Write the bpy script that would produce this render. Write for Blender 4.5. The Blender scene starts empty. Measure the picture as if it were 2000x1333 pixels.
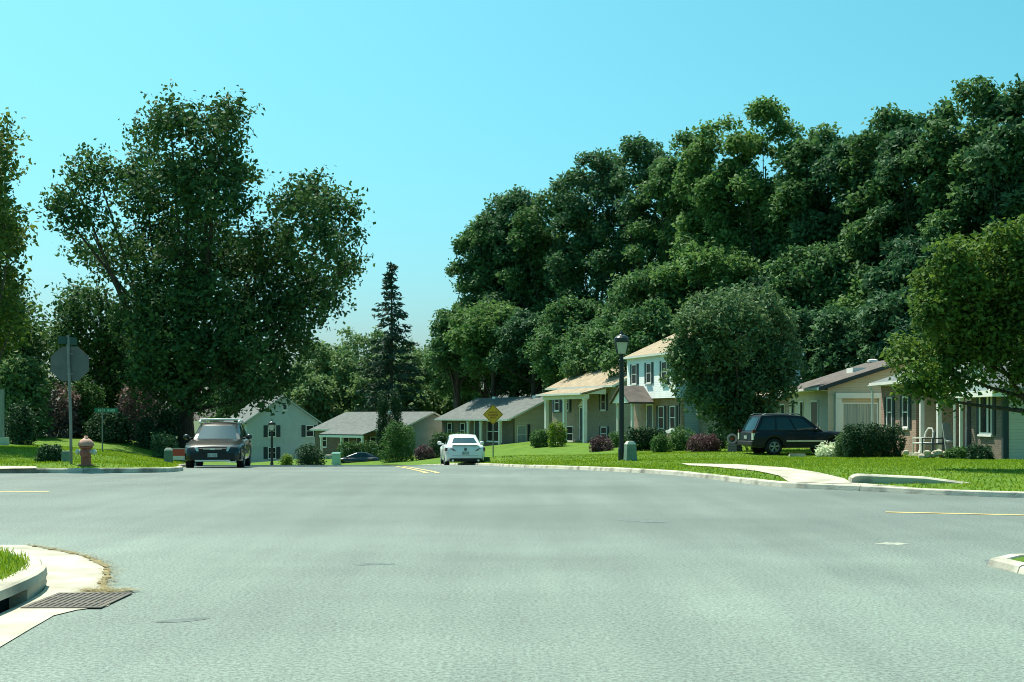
import bpy, bmesh, math, random
import numpy as np
from mathutils import Vector
from mathutils.geometry import delaunay_2d_cdt

# ------------------------------------------------------------------ camera, sky, sun, exposure
SC = bpy.context.scene
COL = SC.collection
F, HZ, CH = 2500.0, 813.0, 1.25            # focal length in photo pixels, horizon row, eye height

cam_d = bpy.data.cameras.new("camera")
cam = bpy.data.objects.new("camera", cam_d)
COL.objects.link(cam)
cam.location = (0, 0, CH)
cam.rotation_euler = (math.radians(90), 0, 0)
cam_d.sensor_width = 36.0
cam_d.lens = F / 2000.0 * 36.0
cam_d.shift_y = (HZ - 666.5) / 2000.0
cam_d.clip_start = 0.1
cam_d.clip_end = 3000
SC.camera = cam

SUN_AZ = math.atan2(-0.58, 0.815)           # sun stands ahead and to the left
SUN_EL = math.radians(60)
world = bpy.data.worlds.new("World")
SC.world = world
world.use_nodes = True
wn = world.node_tree
wn.nodes.clear()
w_out = wn.nodes.new("ShaderNodeOutputWorld")
w_bg = wn.nodes.new("ShaderNodeBackground")
w_sky = wn.nodes.new("ShaderNodeTexSky")
w_sky.sky_type = 'NISHITA'
w_sky.sun_disc = False
w_sky.sun_elevation = SUN_EL
w_sky.sun_rotation = SUN_AZ
w_sky.air_density = 1.0
w_sky.dust_density = 2.4
w_sky.ozone_density = 1.5
w_sep = wn.nodes.new("ShaderNodeSeparateColor"); w_com = wn.nodes.new("ShaderNodeCombineColor")
wn.links.new(w_sky.outputs[0], w_sep.inputs[0])
def _w(op, a, b):
    n = wn.nodes.new("ShaderNodeMath"); n.operation = op
    for k, q in enumerate((a, b)):
        if isinstance(q, float): n.inputs[k].default_value = q
        else: wn.links.new(q, n.inputs[k])
    return n.outputs[0]
# the picture's cyan cast on the sky: green pulled towards blue, red held back
wn.links.new(_w('MULTIPLY', _w('MULTIPLY', w_sep.outputs[0], _w('ADD', _w('MULTIPLY', _w('DIVIDE', w_sep.outputs[0], w_sep.outputs[2]), 0.34), 0.36)), 1.0), w_com.inputs[0])
wn.links.new(_w('ADD', _w('MULTIPLY', w_sep.outputs[1], 0.72), _w('MULTIPLY', w_sep.outputs[2], 0.50)), w_com.inputs[1])
wn.links.new(_w('MULTIPLY', w_sep.outputs[2], 1.28), w_com.inputs[2])
wn.links.new(w_com.outputs[0], w_bg.inputs[0])
w_bg.inputs[1].default_value = 0.078
wn.links.new(w_bg.outputs[0], w_out.inputs[0])

sun_d = bpy.data.lights.new("sun", 'SUN')
sun_d.energy = 5.0
sun_d.angle = math.radians(0.53)
sun_d.color = (1.0, 0.95, 0.80)
sun = bpy.data.objects.new("sun", sun_d)
COL.objects.link(sun)
sdir = Vector((math.sin(SUN_AZ) * math.cos(SUN_EL), math.cos(SUN_AZ) * math.cos(SUN_EL), math.sin(SUN_EL)))
sun.rotation_euler = sdir.to_track_quat('Z', 'Y').to_euler()
sun.location = (-30, 60, 90)

SC.view_settings.view_transform = 'Standard'
SC.view_settings.look = 'None'
SC.view_settings.exposure = 0.68
SC.view_settings.gamma = 1.0
SC.render.engine = 'CYCLES'
SC.cycles.use_denoising = True
SC.cycles.filter_width = 1.0
SC.cycles.max_bounces = 6
SC.cycles.transparent_max_bounces = 6

rnd = random.Random(7)

# ------------------------------------------------------------------ materials
def mat(name, col, rough=0.6, metal=0.0, spec=0.4, col2=None, scale=8.0, detail=4.0, bump=0.0,
        bscale=None, island=False, trans=0.0, coat=0.0, coord='Object', stretch=None, lo=0.35, hi=0.65):
    m = bpy.data.materials.new(name)
    m.use_nodes = True
    nt = m.node_tree
    p = nt.nodes["Principled BSDF"]
    out = nt.nodes["Material Output"]
    p.inputs["Base Color"].default_value = (*col, 1)
    p.inputs["Roughness"].default_value = rough
    p.inputs["Metallic"].default_value = metal
    p.inputs["Specular IOR Level"].default_value = spec
    if coat:
        p.inputs["Coat Weight"].default_value = coat
        p.inputs["Coat Roughness"].default_value = 0.06
    vec = None
    if col2 is not None or bump:
        tc = nt.nodes.new("ShaderNodeTexCoord")
        vec = tc.outputs[coord]
        if stretch:
            mp = nt.nodes.new("ShaderNodeMapping")
            mp.inputs["Scale"].default_value = stretch
            nt.links.new(vec, mp.inputs[0])
            vec = mp.outputs[0]
    csock = None
    if col2 is not None:
        n = nt.nodes.new("ShaderNodeTexNoise")
        n.inputs["Scale"].default_value = scale
        n.inputs["Detail"].default_value = detail
        nt.links.new(vec, n.inputs["Vector"])
        r = nt.nodes.new("ShaderNodeValToRGB")
        r.color_ramp.elements[0].position = lo
        r.color_ramp.elements[1].position = hi
        r.color_ramp.elements[0].color = (*col, 1)
        r.color_ramp.elements[1].color = (*col2, 1)
        fac = n.outputs["Fac"]
        if island:
            g = nt.nodes.new("ShaderNodeNewGeometry")
            a = nt.nodes.new("ShaderNodeMath"); a.operation = 'MULTIPLY_ADD'
            a.inputs[1].default_value = 0.45
            nt.links.new(g.outputs["Random Per Island"], a.inputs[0])
            b = nt.nodes.new("ShaderNodeMath"); b.operation = 'MULTIPLY'
            b.inputs[1].default_value = 0.55
            nt.links.new(n.outputs["Fac"], b.inputs[0])
            nt.links.new(b.outputs[0], a.inputs[2])
            fac = a.outputs[0]
        nt.links.new(fac, r.inputs[0])
        csock = r.outputs[0]
        nt.links.new(csock, p.inputs["Base Color"])
    if bump:
        n2 = nt.nodes.new("ShaderNodeTexNoise")
        n2.inputs["Scale"].default_value = bscale or scale * 4
        n2.inputs["Detail"].default_value = 3
        nt.links.new(vec, n2.inputs["Vector"])
        b = nt.nodes.new("ShaderNodeBump")
        b.inputs["Strength"].default_value = bump
        b.inputs["Distance"].default_value = 0.02
        nt.links.new(n2.outputs["Fac"], b.inputs["Height"])
        nt.links.new(b.outputs[0], p.inputs["Normal"])
    if trans:
        t = nt.nodes.new("ShaderNodeBsdfTranslucent")
        mx = nt.nodes.new("ShaderNodeMixShader")
        mx.inputs[0].default_value = trans
        if csock is not None:
            hs = nt.nodes.new("ShaderNodeHueSaturation")
            hs.inputs["Value"].default_value = 1.35
            hs.inputs["Saturation"].default_value = 1.1
            hs.inputs["Hue"].default_value = 0.488
            nt.links.new(csock, hs.inputs["Color"])
            nt.links.new(hs.outputs[0], t.inputs[0])
        else:
            t.inputs[0].default_value = (*col, 1)
        nt.links.new(p.outputs[0], mx.inputs[1])
        nt.links.new(t.outputs[0], mx.inputs[2])
        nt.links.new(mx.outputs[0], out.inputs[0])
    return m

def siding_mat(name, col, pitch=0.115):
    m = mat(name, col, 0.55, col2=tuple(c * 0.9 for c in col), scale=1.3)
    nt = m.node_tree
    p = nt.nodes["Principled BSDF"]
    tc = nt.nodes.new("ShaderNodeTexCoord")
    sx = nt.nodes.new("ShaderNodeSeparateXYZ")
    nt.links.new(tc.outputs["Object"], sx.inputs[0])
    mo = nt.nodes.new("ShaderNodeMath"); mo.operation = 'WRAP'
    mo.inputs[1].default_value = pitch; mo.inputs[2].default_value = 0.0
    nt.links.new(sx.outputs["Z"], mo.inputs[0])
    b = nt.nodes.new("ShaderNodeBump"); b.invert = True
    b.inputs["Strength"].default_value = 1.0; b.inputs["Distance"].default_value = 0.25
    nt.links.new(mo.outputs[0], b.inputs["Height"])
    nt.links.new(b.outputs[0], p.inputs["Normal"])
    return m

def brick_mat(name, c1, c2, mortar):
    m = bpy.data.materials.new(name); m.use_nodes = True
    nt = m.node_tree; p = nt.nodes["Principled BSDF"]
    p.inputs["Roughness"].default_value = 0.85
    tc = nt.nodes.new("ShaderNodeTexCoord")
    sx = nt.nodes.new("ShaderNodeSeparateXYZ"); nt.links.new(tc.outputs["Object"], sx.inputs[0])
    ad = nt.nodes.new("ShaderNodeMath"); ad.operation = 'ADD'
    nt.links.new(sx.outputs["X"], ad.inputs[0]); nt.links.new(sx.outputs["Y"], ad.inputs[1])
    cx = nt.nodes.new("ShaderNodeCombineXYZ")
    nt.links.new(ad.outputs[0], cx.inputs["X"]); nt.links.new(sx.outputs["Z"], cx.inputs["Y"])
    br = nt.nodes.new("ShaderNodeTexBrick")
    br.inputs["Scale"].default_value = 1.0
    br.inputs["Brick Width"].default_value = 0.215; br.inputs["Row Height"].default_value = 0.075
    br.inputs["Mortar Size"].default_value = 0.009
    br.inputs["Color1"].default_value = (*c1, 1); br.inputs["Color2"].default_value = (*c2, 1)
    br.inputs["Mortar"].default_value = (*mortar, 1)
    nt.links.new(cx.outputs[0], br.inputs["Vector"])
    nz = nt.nodes.new("ShaderNodeTexNoise"); nz.inputs["Scale"].default_value = 2.5; nz.inputs["Detail"].default_value = 5
    nt.links.new(tc.outputs["Object"], nz.inputs["Vector"])
    mx = nt.nodes.new("ShaderNodeMixRGB"); mx.blend_type = 'OVERLAY'; mx.inputs[0].default_value = 0.25
    nt.links.new(br.outputs["Color"], mx.inputs[1]); nt.links.new(nz.outputs["Fac"], mx.inputs[2])
    nt.links.new(mx.outputs[0], p.inputs["Base Color"])
    b = nt.nodes.new("ShaderNodeBump"); b.inputs["Strength"].default_value = 0.6; b.inputs["Distance"].default_value = 0.01
    b.invert = True
    nt.links.new(br.outputs["Fac"], b.inputs["Height"]); nt.links.new(b.outputs[0], p.inputs["Normal"])
    return m

def shingle_mat(name, c1, c2):
    m = mat(name, c1, 0.9, col2=c2, scale=2.2, detail=8, bump=0.5, bscale=18)
    return m

def asphalt_mat():
    m = bpy.data.materials.new("asphalt"); m.use_nodes = True
    nt = m.node_tree; p = nt.nodes["Principled BSDF"]
    p.inputs["Roughness"].default_value = 0.82
    p.inputs["Specular IOR Level"].default_value = 0.35
    tc = nt.nodes.new("ShaderNodeTexCoord")
    def noise(scale, detail, rough=0.6, stretch=None):
        n = nt.nodes.new("ShaderNodeTexNoise")
        n.inputs["Scale"].default_value = scale; n.inputs["Detail"].default_value = detail
        n.inputs["Roughness"].default_value = rough
        v = tc.outputs["Object"]
        if stretch:
            mp = nt.nodes.new("ShaderNodeMapping"); mp.inputs["Scale"].default_value = stretch
            mp.inputs["Rotation"].default_value = (0, 0, 0.2)
            nt.links.new(v, mp.inputs[0]); v = mp.outputs[0]
        nt.links.new(v, n.inputs["Vector"])
        return n.outputs["Fac"]
    def ramp(f, p0, c0, p1, c1):
        r = nt.nodes.new("ShaderNodeValToRGB")
        r.color_ramp.elements[0].position = p0; r.color_ramp.elements[0].color = (*c0, 1)
        r.color_ramp.elements[1].position = p1; r.color_ramp.elements[1].color = (*c1, 1)
        nt.links.new(f, r.inputs[0]); return r.outputs[0]
    big = ramp(noise(0.16, 6, 0.6, (0.8, 1.3, 1)), 0.38, (0.116, 0.148, 0.132), 0.62, (0.158, 0.200, 0.178))
    streak = ramp(noise(0.9, 5, 0.6, (1.8, 0.16, 1)), 0.36, (0.90, 0.90, 0.91), 0.64, (1.07, 1.07, 1.06))
    grain = ramp(noise(40, 6, 0.9), 0.42, (0.50, 0.51, 0.52), 0.58, (1.44, 1.44, 1.41))
    speck = ramp(noise(120, 2, 0.6), 0.55, (1, 1, 1), 0.78, (1.55, 1.5, 1.42))
    cur = big
    # asphalt paler nearer the camera, darker from the crossing street on, along a wavy border
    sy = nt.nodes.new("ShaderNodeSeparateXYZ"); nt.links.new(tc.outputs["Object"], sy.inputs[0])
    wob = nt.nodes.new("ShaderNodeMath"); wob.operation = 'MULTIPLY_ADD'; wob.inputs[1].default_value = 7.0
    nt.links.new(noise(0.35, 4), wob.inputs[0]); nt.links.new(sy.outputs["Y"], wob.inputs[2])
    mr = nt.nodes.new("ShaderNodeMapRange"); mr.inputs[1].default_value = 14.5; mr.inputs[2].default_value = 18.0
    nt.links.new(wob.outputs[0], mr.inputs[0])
    y_tone = ramp(mr.outputs[0], 0.0, (1.12, 1.13, 1.12), 1.0, (0.90, 0.90, 0.92))
    for o in (y_tone, streak, grain, speck):
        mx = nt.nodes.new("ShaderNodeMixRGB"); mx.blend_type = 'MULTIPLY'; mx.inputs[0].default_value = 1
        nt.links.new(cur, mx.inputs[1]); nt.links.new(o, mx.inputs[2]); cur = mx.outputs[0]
    nt.links.new(cur, p.inputs["Base Color"])
    b = nt.nodes.new("ShaderNodeBump"); b.inputs["Strength"].default_value = 0.25; b.inputs["Distance"].default_value = 0.006
    nt.links.new(noise(70, 3, 0.7), b.inputs["Height"]); nt.links.new(b.outputs[0], p.inputs["Normal"])
    return m

M = {}
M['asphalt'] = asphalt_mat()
M['concrete'] = mat('concrete', (0.25, 0.235, 0.18), 0.85, col2=(0.48, 0.455, 0.36), scale=2.2, detail=10, bump=0.3, bscale=40, lo=0.3, hi=0.6)
M['concrete_old'] = mat('concrete_old', (0.20, 0.19, 0.155), 0.9, col2=(0.50, 0.48, 0.39), scale=2.2, detail=9, bump=0.4, bscale=30, lo=0.35, hi=0.55)
M['dirt'] = mat('dirt', (0.14, 0.11, 0.05), 0.95, col2=(0.30, 0.25, 0.12), scale=14, detail=6, bump=0.5)
M['patch_and_shadow'] = mat('patch_and_shadow', (0.080, 0.105, 0.100), 0.85, col2=(0.135, 0.178, 0.165), scale=12, detail=6)  # also colours the painted shadow by the right kerb nose
M['lawn'] = mat('lawn', (0.058, 0.125, 0.012), 0.9, spec=0.1, col2=(0.115, 0.200, 0.022), scale=1.1, detail=9, bump=0.8, bscale=22, lo=0.3, hi=0.7)
M['blade'] = mat('blade', (0.12, 0.22, 0.018), 0.8, spec=0.05, col2=(0.24, 0.33, 0.05), scale=0.3, island=True, trans=0.35)
M['ground'] = mat('ground', (0.04, 0.07, 0.02), 0.95, col2=(0.07, 0.10, 0.03), scale=0.3)
M['yellow_paint'] = mat('yellow_paint', (0.50, 0.36, 0.11), 0.7, col2=(0.62, 0.50, 0.20), scale=6, detail=6)
M['white_smear'] = mat('white_smear', (0.40, 0.40, 0.31), 0.8, col2=(0.22, 0.26, 0.23), scale=9)
M['bark'] = mat('bark', (0.045, 0.035, 0.025), 0.95, col2=(0.10, 0.08, 0.06), scale=3, stretch=(6, 6, 1), bump=0.6)

def leaf_mat(name, dark, light, trans=0.28, rough=0.65, spec=0.12, scale=0.45):
    return mat(name, dark, rough, spec=spec, col2=light, scale=scale, detail=3, island=True, trans=trans, lo=0.25, hi=0.75)
M['leaf_maple'] = leaf_mat('leaf_maple', (0.028, 0.078, 0.028), (0.085, 0.163, 0.05), 0.22)
M['leaf_wood'] = leaf_mat('leaf_wood', (0.04, 0.108, 0.046), (0.118, 0.22, 0.072), 0.28, scale=0.12)
M['leaf_wood_deep'] = leaf_mat('leaf_wood_deep', (0.028, 0.084, 0.046), (0.088, 0.178, 0.072), 0.25, scale=0.12)
M['leaf_wood_light'] = leaf_mat('leaf_wood_light', (0.058, 0.142, 0.045), (0.145, 0.255, 0.08), 0.32, scale=0.12)
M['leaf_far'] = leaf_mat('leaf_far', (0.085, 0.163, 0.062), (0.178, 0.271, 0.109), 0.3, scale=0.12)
M['leaf_yellow'] = leaf_mat('leaf_yellow', (0.052, 0.105, 0.026), (0.150, 0.205, 0.048), 0.3)
M['leaf_right'] = leaf_mat('leaf_right', (0.036, 0.092, 0.024), (0.135, 0.22, 0.046), 0.3)
M['leaf_grey'] = leaf_mat('leaf_grey', (0.055, 0.12, 0.052), (0.14, 0.22, 0.095), 0.22)
M['leaf_bush'] = leaf_mat('leaf_bush', (0.034, 0.101, 0.034), (0.101, 0.194, 0.054), 0.22)
M['leaf_bright'] = leaf_mat('leaf_bright', (0.081, 0.161, 0.023), (0.184, 0.276, 0.046), 0.3)
M['leaf_purple'] = leaf_mat('leaf_purple', (0.069, 0.04, 0.052), (0.161, 0.098, 0.098), 0.15)
M['leaf_pink'] = leaf_mat('leaf_pink', (0.127, 0.103, 0.086), (0.287, 0.207, 0.184), 0.2)
M['leaf_spruce'] = leaf_mat('leaf_spruce', (0.022, 0.056, 0.037), (0.056, 0.102, 0.065), 0.05)
M['leaf_dark'] = leaf_mat('leaf_dark', (0.019, 0.053, 0.028), (0.053, 0.109, 0.046), 0.12)
M['flower_white'] = leaf_mat('flower_white', (0.517, 0.598, 0.414), (0.862, 0.897, 0.69), 0.2)

M['white_trim'] = mat('white_trim', (0.74, 0.72, 0.68), 0.5, col2=(0.80, 0.78, 0.74), scale=2)
M['siding_white'] = siding_mat('siding_white', (0.74, 0.76, 0.74))
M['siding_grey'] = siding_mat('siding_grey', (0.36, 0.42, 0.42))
M['siding_beige'] = siding_mat('siding_beige', (0.62, 0.51, 0.35))
M['siding_tan'] = siding_mat('siding_tan', (0.42, 0.38, 0.28))
M['siding_pale'] = siding_mat('siding_pale', (0.50, 0.52, 0.49))
M['brick_red'] = brick_mat('brick_red', (0.26, 0.145, 0.105), (0.37, 0.22, 0.165), (0.38, 0.32, 0.27))
M['brick_dark'] = brick_mat('brick_dark', (0.10, 0.072, 0.055), (0.16, 0.115, 0.09), (0.18, 0.16, 0.13))
M['brick_tan'] = brick_mat('brick_tan', (0.22, 0.17, 0.12), (0.30, 0.23, 0.17), (0.30, 0.27, 0.22))
M['roof_grey'] = shingle_mat('roof_grey', (0.085, 0.098, 0.095), (0.130, 0.145, 0.138))
M['roof_tan'] = shingle_mat('roof_tan', (0.24, 0.185, 0.12), (0.36, 0.285, 0.19))
M['roof_brown'] = shingle_mat('roof_brown', (0.075, 0.062, 0.055), (0.125, 0.105, 0.095))
M['roof_slate'] = shingle_mat('roof_slate', (0.09, 0.11, 0.115), (0.15, 0.17, 0.17))
M['shutter'] = mat('shutter', (0.02, 0.035, 0.04), 0.6)
M['shutter_blue'] = mat('shutter_blue', (0.035, 0.06, 0.075), 0.6)
M['glass'] = mat('glass', (0.008, 0.016, 0.018), 0.2, spec=0.12)
M['curtain'] = mat('curtain', (0.45, 0.47, 0.43), 0.8, col2=(0.22, 0.27, 0.27), scale=3, stretch=(7, 7, 0.2))
M['door_brown'] = mat('door_brown', (0.12, 0.065, 0.045), 0.5, col2=(0.15, 0.08, 0.055), scale=3)
M['door_dark'] = mat('door_dark', (0.025, 0.04, 0.045), 0.45)
M['door_grey'] = mat('door_grey', (0.25, 0.33, 0.33), 0.5)
M['metal_post'] = mat('metal_post', (0.17, 0.19, 0.17), 0.6, metal=0.3, col2=(0.24, 0.26, 0.23), scale=4)
M['sign_back'] = mat('sign_back', (0.10, 0.115, 0.105), 0.6, metal=0.2, col2=(0.135, 0.15, 0.135), scale=3)
M['sign_yellow'] = mat('sign_yellow', (0.52, 0.30, 0.015), 0.5, col2=(0.58, 0.35, 0.02), scale=5)
M['sign_dark'] = mat('sign_dark', (0.055, 0.030, 0.005), 0.6)
M['sign_text'] = mat('sign_text', (0.30, 0.13, 0.01), 0.6)
M['sign_green'] = mat('sign_green', (0.02, 0.16, 0.10), 0.5)
M['blade_green'] = mat('blade_green', (0.012, 0.06, 0.045), 0.5)
M['sign_letter'] = mat('sign_letter', (0.35, 0.50, 0.42), 0.5)
M['sign_red'] = mat('sign_red', (0.52, 0.07, 0.05), 0.5)
M['lamp_black'] = mat('lamp_black', (0.012, 0.020, 0.020), 0.45)
M['lamp_glass'] = mat('lamp_glass', (0.62, 0.66, 0.58), 0.25, trans=0.4)
M['lamp_cap'] = mat('lamp_cap', (0.02, 0.03, 0.03), 0.35)
M['utility_green'] = mat('utility_green', (0.14, 0.22, 0.17), 0.6, col2=(0.19, 0.28, 0.22), scale=4)
M['utility_cap'] = mat('utility_cap', (0.48, 0.52, 0.43), 0.6)
M['hydrant'] = mat('hydrant', (0.24, 0.070, 0.045), 0.65, col2=(0.36, 0.130, 0.090), scale=7, detail=6)
M['hydrant_top'] = mat('hydrant_top', (0.40, 0.19, 0.13), 0.65, col2=(0.52, 0.31, 0.23), scale=9, detail=6)
M['hydrant_cap'] = mat('hydrant_cap', (0.55, 0.60, 0.48), 0.5)
M['iron'] = mat('iron', (0.085, 0.08, 0.07), 0.8, metal=0.2, col2=(0.15, 0.13, 0.10), scale=10, detail=5)
M['hole_shade'] = mat('hole_shade', (0.006, 0.008, 0.008), 0.9)  # near-black that paints the darkness inside the drain openings
M['tyre'] = mat('tyre', (0.012, 0.014, 0.014), 0.85)
M['rim'] = mat('rim', (0.30, 0.34, 0.33), 0.35, metal=0.7)
M['rim_dark'] = mat('rim_dark', (0.12, 0.15, 0.15), 0.4, metal=0.7)
M['car_glass'] = mat('car_glass', (0.008, 0.030, 0.038), 0.04, spec=0.45)
M['car_bronze'] = mat('car_bronze', (0.016, 0.018, 0.016), 0.36, metal=0.5, coat=0.8)
M['car_white'] = mat('car_white', (0.74, 0.78, 0.77), 0.35, coat=0.8)
M['car_black'] = mat('car_black', (0.006, 0.012, 0.018), 0.45, spec=0.2, coat=0.15)
M['car_navy'] = mat('car_navy', (0.010, 0.016, 0.024), 0.3, coat=1.0)
M['black_plastic'] = mat('black_plastic', (0.010, 0.012, 0.012), 0.6)
M['silver'] = mat('silver', (0.62, 0.66, 0.62), 0.28, metal=0.6)
M['rail_white'] = mat('rail_white', (0.74, 0.76, 0.70), 0.4)
M['headlight'] = mat('headlight', (0.50, 0.55, 0.53), 0.1, spec=0.8)
M['taillight'] = mat('taillight', (0.10, 0.012, 0.015), 0.15, spec=0.7)
M['taillight_white'] = mat('taillight_white', (0.65, 0.66, 0.58), 0.2)
M['plate'] = mat('plate', (0.42, 0.48, 0.44), 0.5, col2=(0.22, 0.27, 0.25), scale=16)
M['stone'] = mat('stone', (0.30, 0.27, 0.20), 0.9, col2=(0.55, 0.50, 0.38), scale=5, detail=6)
M['wood_grey'] = mat('wood_grey', (0.20, 0.23, 0.22), 0.8, col2=(0.30, 0.33, 0.31), scale=4, stretch=(8, 8, 1))
M['bin_teal'] = mat('bin_teal', (0.42, 0.62, 0.58), 0.4)
M['bin_lid'] = mat('bin_lid', (0.03, 0.22, 0.15), 0.4)
M['pink'] = mat('pink', (0.62, 0.36, 0.34), 0.6)
M['wicker_white'] = mat('wicker_white', (0.70, 0.72, 0.66), 0.6)

# ------------------------------------------------------------------ mesh helpers
class MB:
    def __init__(s): s.v = []; s.f = []
    def add(s, vs, fs):
        o = len(s.v); s.v += [tuple(map(float, q)) for q in vs]; s.f += [tuple(i + o for i in f) for f in fs]; return s
    def box(s, x0, x1, y0, y1, z0, z1):
        vs = [(x0, y0, z0), (x1, y0, z0), (x1, y1, z0), (x0, y1, z0), (x0, y0, z1), (x1, y0, z1), (x1, y1, z1), (x0, y1, z1)]
        return s.add(vs, [(0, 3, 2, 1), (4, 5, 6, 7), (0, 1, 5, 4), (1, 2, 6, 5), (2, 3, 7, 6), (3, 0, 4, 7)])
    def hexa(s, b, t):     # bottom quad, top quad (same winding, ccw from above)
        return s.add(list(b) + list(t), [(0, 3, 2, 1), (4, 5, 6, 7), (0, 1, 5, 4), (1, 2, 6, 5), (2, 3, 7, 6), (3, 0, 4, 7)])
    def quad(s, a, b, c, d): return s.add([a, b, c, d], [(0, 1, 2, 3)])
    def tube(s, pts, rad, n=8, cap=True):
        pts = [Vector(p) for p in pts]
        if not hasattr(rad, '__len__'): rad = [rad] * len(pts)
        o = len(s.v); prev = None
        for i, p in enumerate(pts):
            d = (pts[min(i + 1, len(pts) - 1)] - pts[max(i - 1, 0)]).normalized()
            a = prev if prev is not None else (Vector((1, 0, 0)) if abs(d.z) > 0.8 else Vector((0, 0, 1)))
            a = (a - d * a.dot(d)).normalized(); b = d.cross(a); prev = a
            for k in range(n):
                t = 2 * math.pi * k / n
                s.v.append(tuple(p + (a * math.cos(t) + b * math.sin(t)) * rad[i]))
        for i in range(len(pts) - 1):
            for k in range(n):
                k2 = (k + 1) % n
                s.f.append((o + i * n + k, o + i * n + k2, o + (i + 1) * n + k2, o + (i + 1) * n + k))
        if cap:
            s.f.append(tuple(o + k for k in reversed(range(n))))
            s.f.append(tuple(o + (len(pts) - 1) * n + k for k in range(n)))
        return s
    def lathe(s, prof, n=16, c=(0, 0, 0), axis='Z', sx=1.0):
        o = len(s.v)
        for (r, h) in prof:
            for k in range(n):
                t = 2 * math.pi * k / n
                u, w = r * math.cos(t), r * math.sin(t)
                q = (u, w, h) if axis == 'Z' else ((h, u, w) if axis == 'X' else (w, h, u))
                s.v.append((q[0] + c[0], q[1] + c[1], q[2] + c[2]))
        for i in range(len(prof) - 1):
            for k in range(n):
                k2 = (k + 1) % n
                s.f.append((o + i * n + k, o + i * n + k2, o + (i + 1) * n + k2, o + (i + 1) * n + k))
        s.f.append(tuple(o + k for k in reversed(range(n))))
        s.f.append(tuple(o + (len(prof) - 1) * n + k for k in range(n)))
        return s
    def prism(s, poly, d):  # poly: list of 3d points, extruded by vector d
        n = len(poly); d = Vector(d)
        vs = [Vector(p) for p in poly] + [Vector(p) + d for p in poly]
        fs = [tuple(reversed(range(n))), tuple(range(n, 2 * n))] + [(i, (i + 1) % n, n + (i + 1) % n, n + i) for i in range(n)]
        return s.add(vs, fs)
    def build(s, name, m, parent=None, loc=None, rz=None, smooth=False, bevel=0.0):
        me = bpy.data.meshes.new(name)
        me.from_pydata(s.v, [], s.f); me.update()
        bm = bmesh.new(); bm.from_mesh(me); bmesh.ops.recalc_face_normals(bm, faces=bm.faces); bm.to_mesh(me); bm.free()
        return link(name, me, m, parent, loc, rz, smooth, bevel)

def link(name, me, m, parent=None, loc=None, rz=None, smooth=False, bevel=0.0):
    o = bpy.data.objects.new(name, me); COL.objects.link(o)
    if m is not None:
        me.materials.append(M[m] if isinstance(m, str) else m)
    if parent: o.parent = parent
    if loc is not None: o.location = loc
    if rz is not None: o.rotation_euler = (0, 0, rz)
    if smooth:
        me.polygons.foreach_set('use_smooth', [True] * len(me.polygons))
    if bevel:
        b = o.modifiers.new('bevel', 'BEVEL'); b.width = bevel; b.segments = 2; b.limit_method = 'ANGLE'
    return o

def np_mesh(name, V, Fc):
    me = bpy.data.meshes.new(name)
    V = np.asarray(V, np.float32); Fc = np.asarray(Fc, np.int32)
    n, k = Fc.shape
    me.vertices.add(len(V)); me.vertices.foreach_set('co', V.ravel())
    me.loops.add(n * k); me.loops.foreach_set('vertex_index', Fc.ravel())
    me.polygons.add(n); me.polygons.foreach_set('loop_start', np.arange(0, n * k, k, dtype=np.int32))
    me.update(calc_edges=True)
    return me

def tag(o, label=None, cat=None, group=None, kind=None):
    if label: o['label'] = label
    if cat: o['category'] = cat
    if group: o['group'] = group
    if kind: o['kind'] = kind
    return o

def thing(name, label, cat, loc=(0, 0, 0), rz=0.0, group=None):
    o = bpy.data.objects.new(name, None); COL.objects.link(o)
    o.empty_display_size = 0.3
    o.location = loc; o.rotation_euler = (0, 0, rz)
    return tag(o, label, cat, group)

# ------------------------------------------------------------------ terrain
_ys = np.array([-60, 24, 32, 56, 66, 132, 150, 400.0])
_sl = np.array([0, 0, -.032, -.033, -.045, -.045, 0.0, 0.0])
_gy = np.arange(-60, 400, 0.5)
_gz = np.concatenate([[0], np.cumsum(np.interp(_gy[:-1] + .25, _ys, _sl) * 0.5)])
def zroad(y): return np.interp(y, _gy, _gz)

LEFT_FAR = [(-60, 45), (-40, 38), (-16, 30), (-11.7, 29.2), (-10, 29.15), (-8.7, 29.4), (-8.05, 30.2), (-8.3, 32.2), (-9.35, 36.4), (-10.7, 41), (-12.1, 48),
            (-14.2, 58), (-17.5, 72), (-22, 90), (-30, 108), (-45, 120), (-70, 130)]
RIGHT_FAR = [(70, -2), (40, 8), (10, 18.3), (7.8, 19.5), (6.75, 20.2), (6.0, 21.1), (5.02, 22), (4.56, 22.8), (4.13, 24.6), (3.45, 27.7), (2.6, 30.5),
             (1.5, 37), (0.1, 45), (-1.2, 55), (-3.2, 65), (-6.5, 80), (-11.5, 96), (-17, 108), (-25, 117), (-45, 132), (-70, 144)]
LEFT_NEAR = [(-3.40, -25), (-3.24, 5), (-3.22, 7.9), (-3.30, 8.9), (-3.42, 9.4), (-3.66, 10.0), (-4.05, 10.55), (-4.7, 11.2), (-5.6, 11.9), (-7.2, 13), (-12, 15.6), (-40, 25.5), (-60, 33)]
RIGHT_NEAR = [(4.3, -25), (4.15, 5), (4.10, 9.4), (4.02, 10.2), (3.97, 10.7), (4.12, 11.0), (4.5, 11.15), (5.2, 11.25), (6.5, 11.2), (10, 10.3), (40, 1), (70, -9)]

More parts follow.
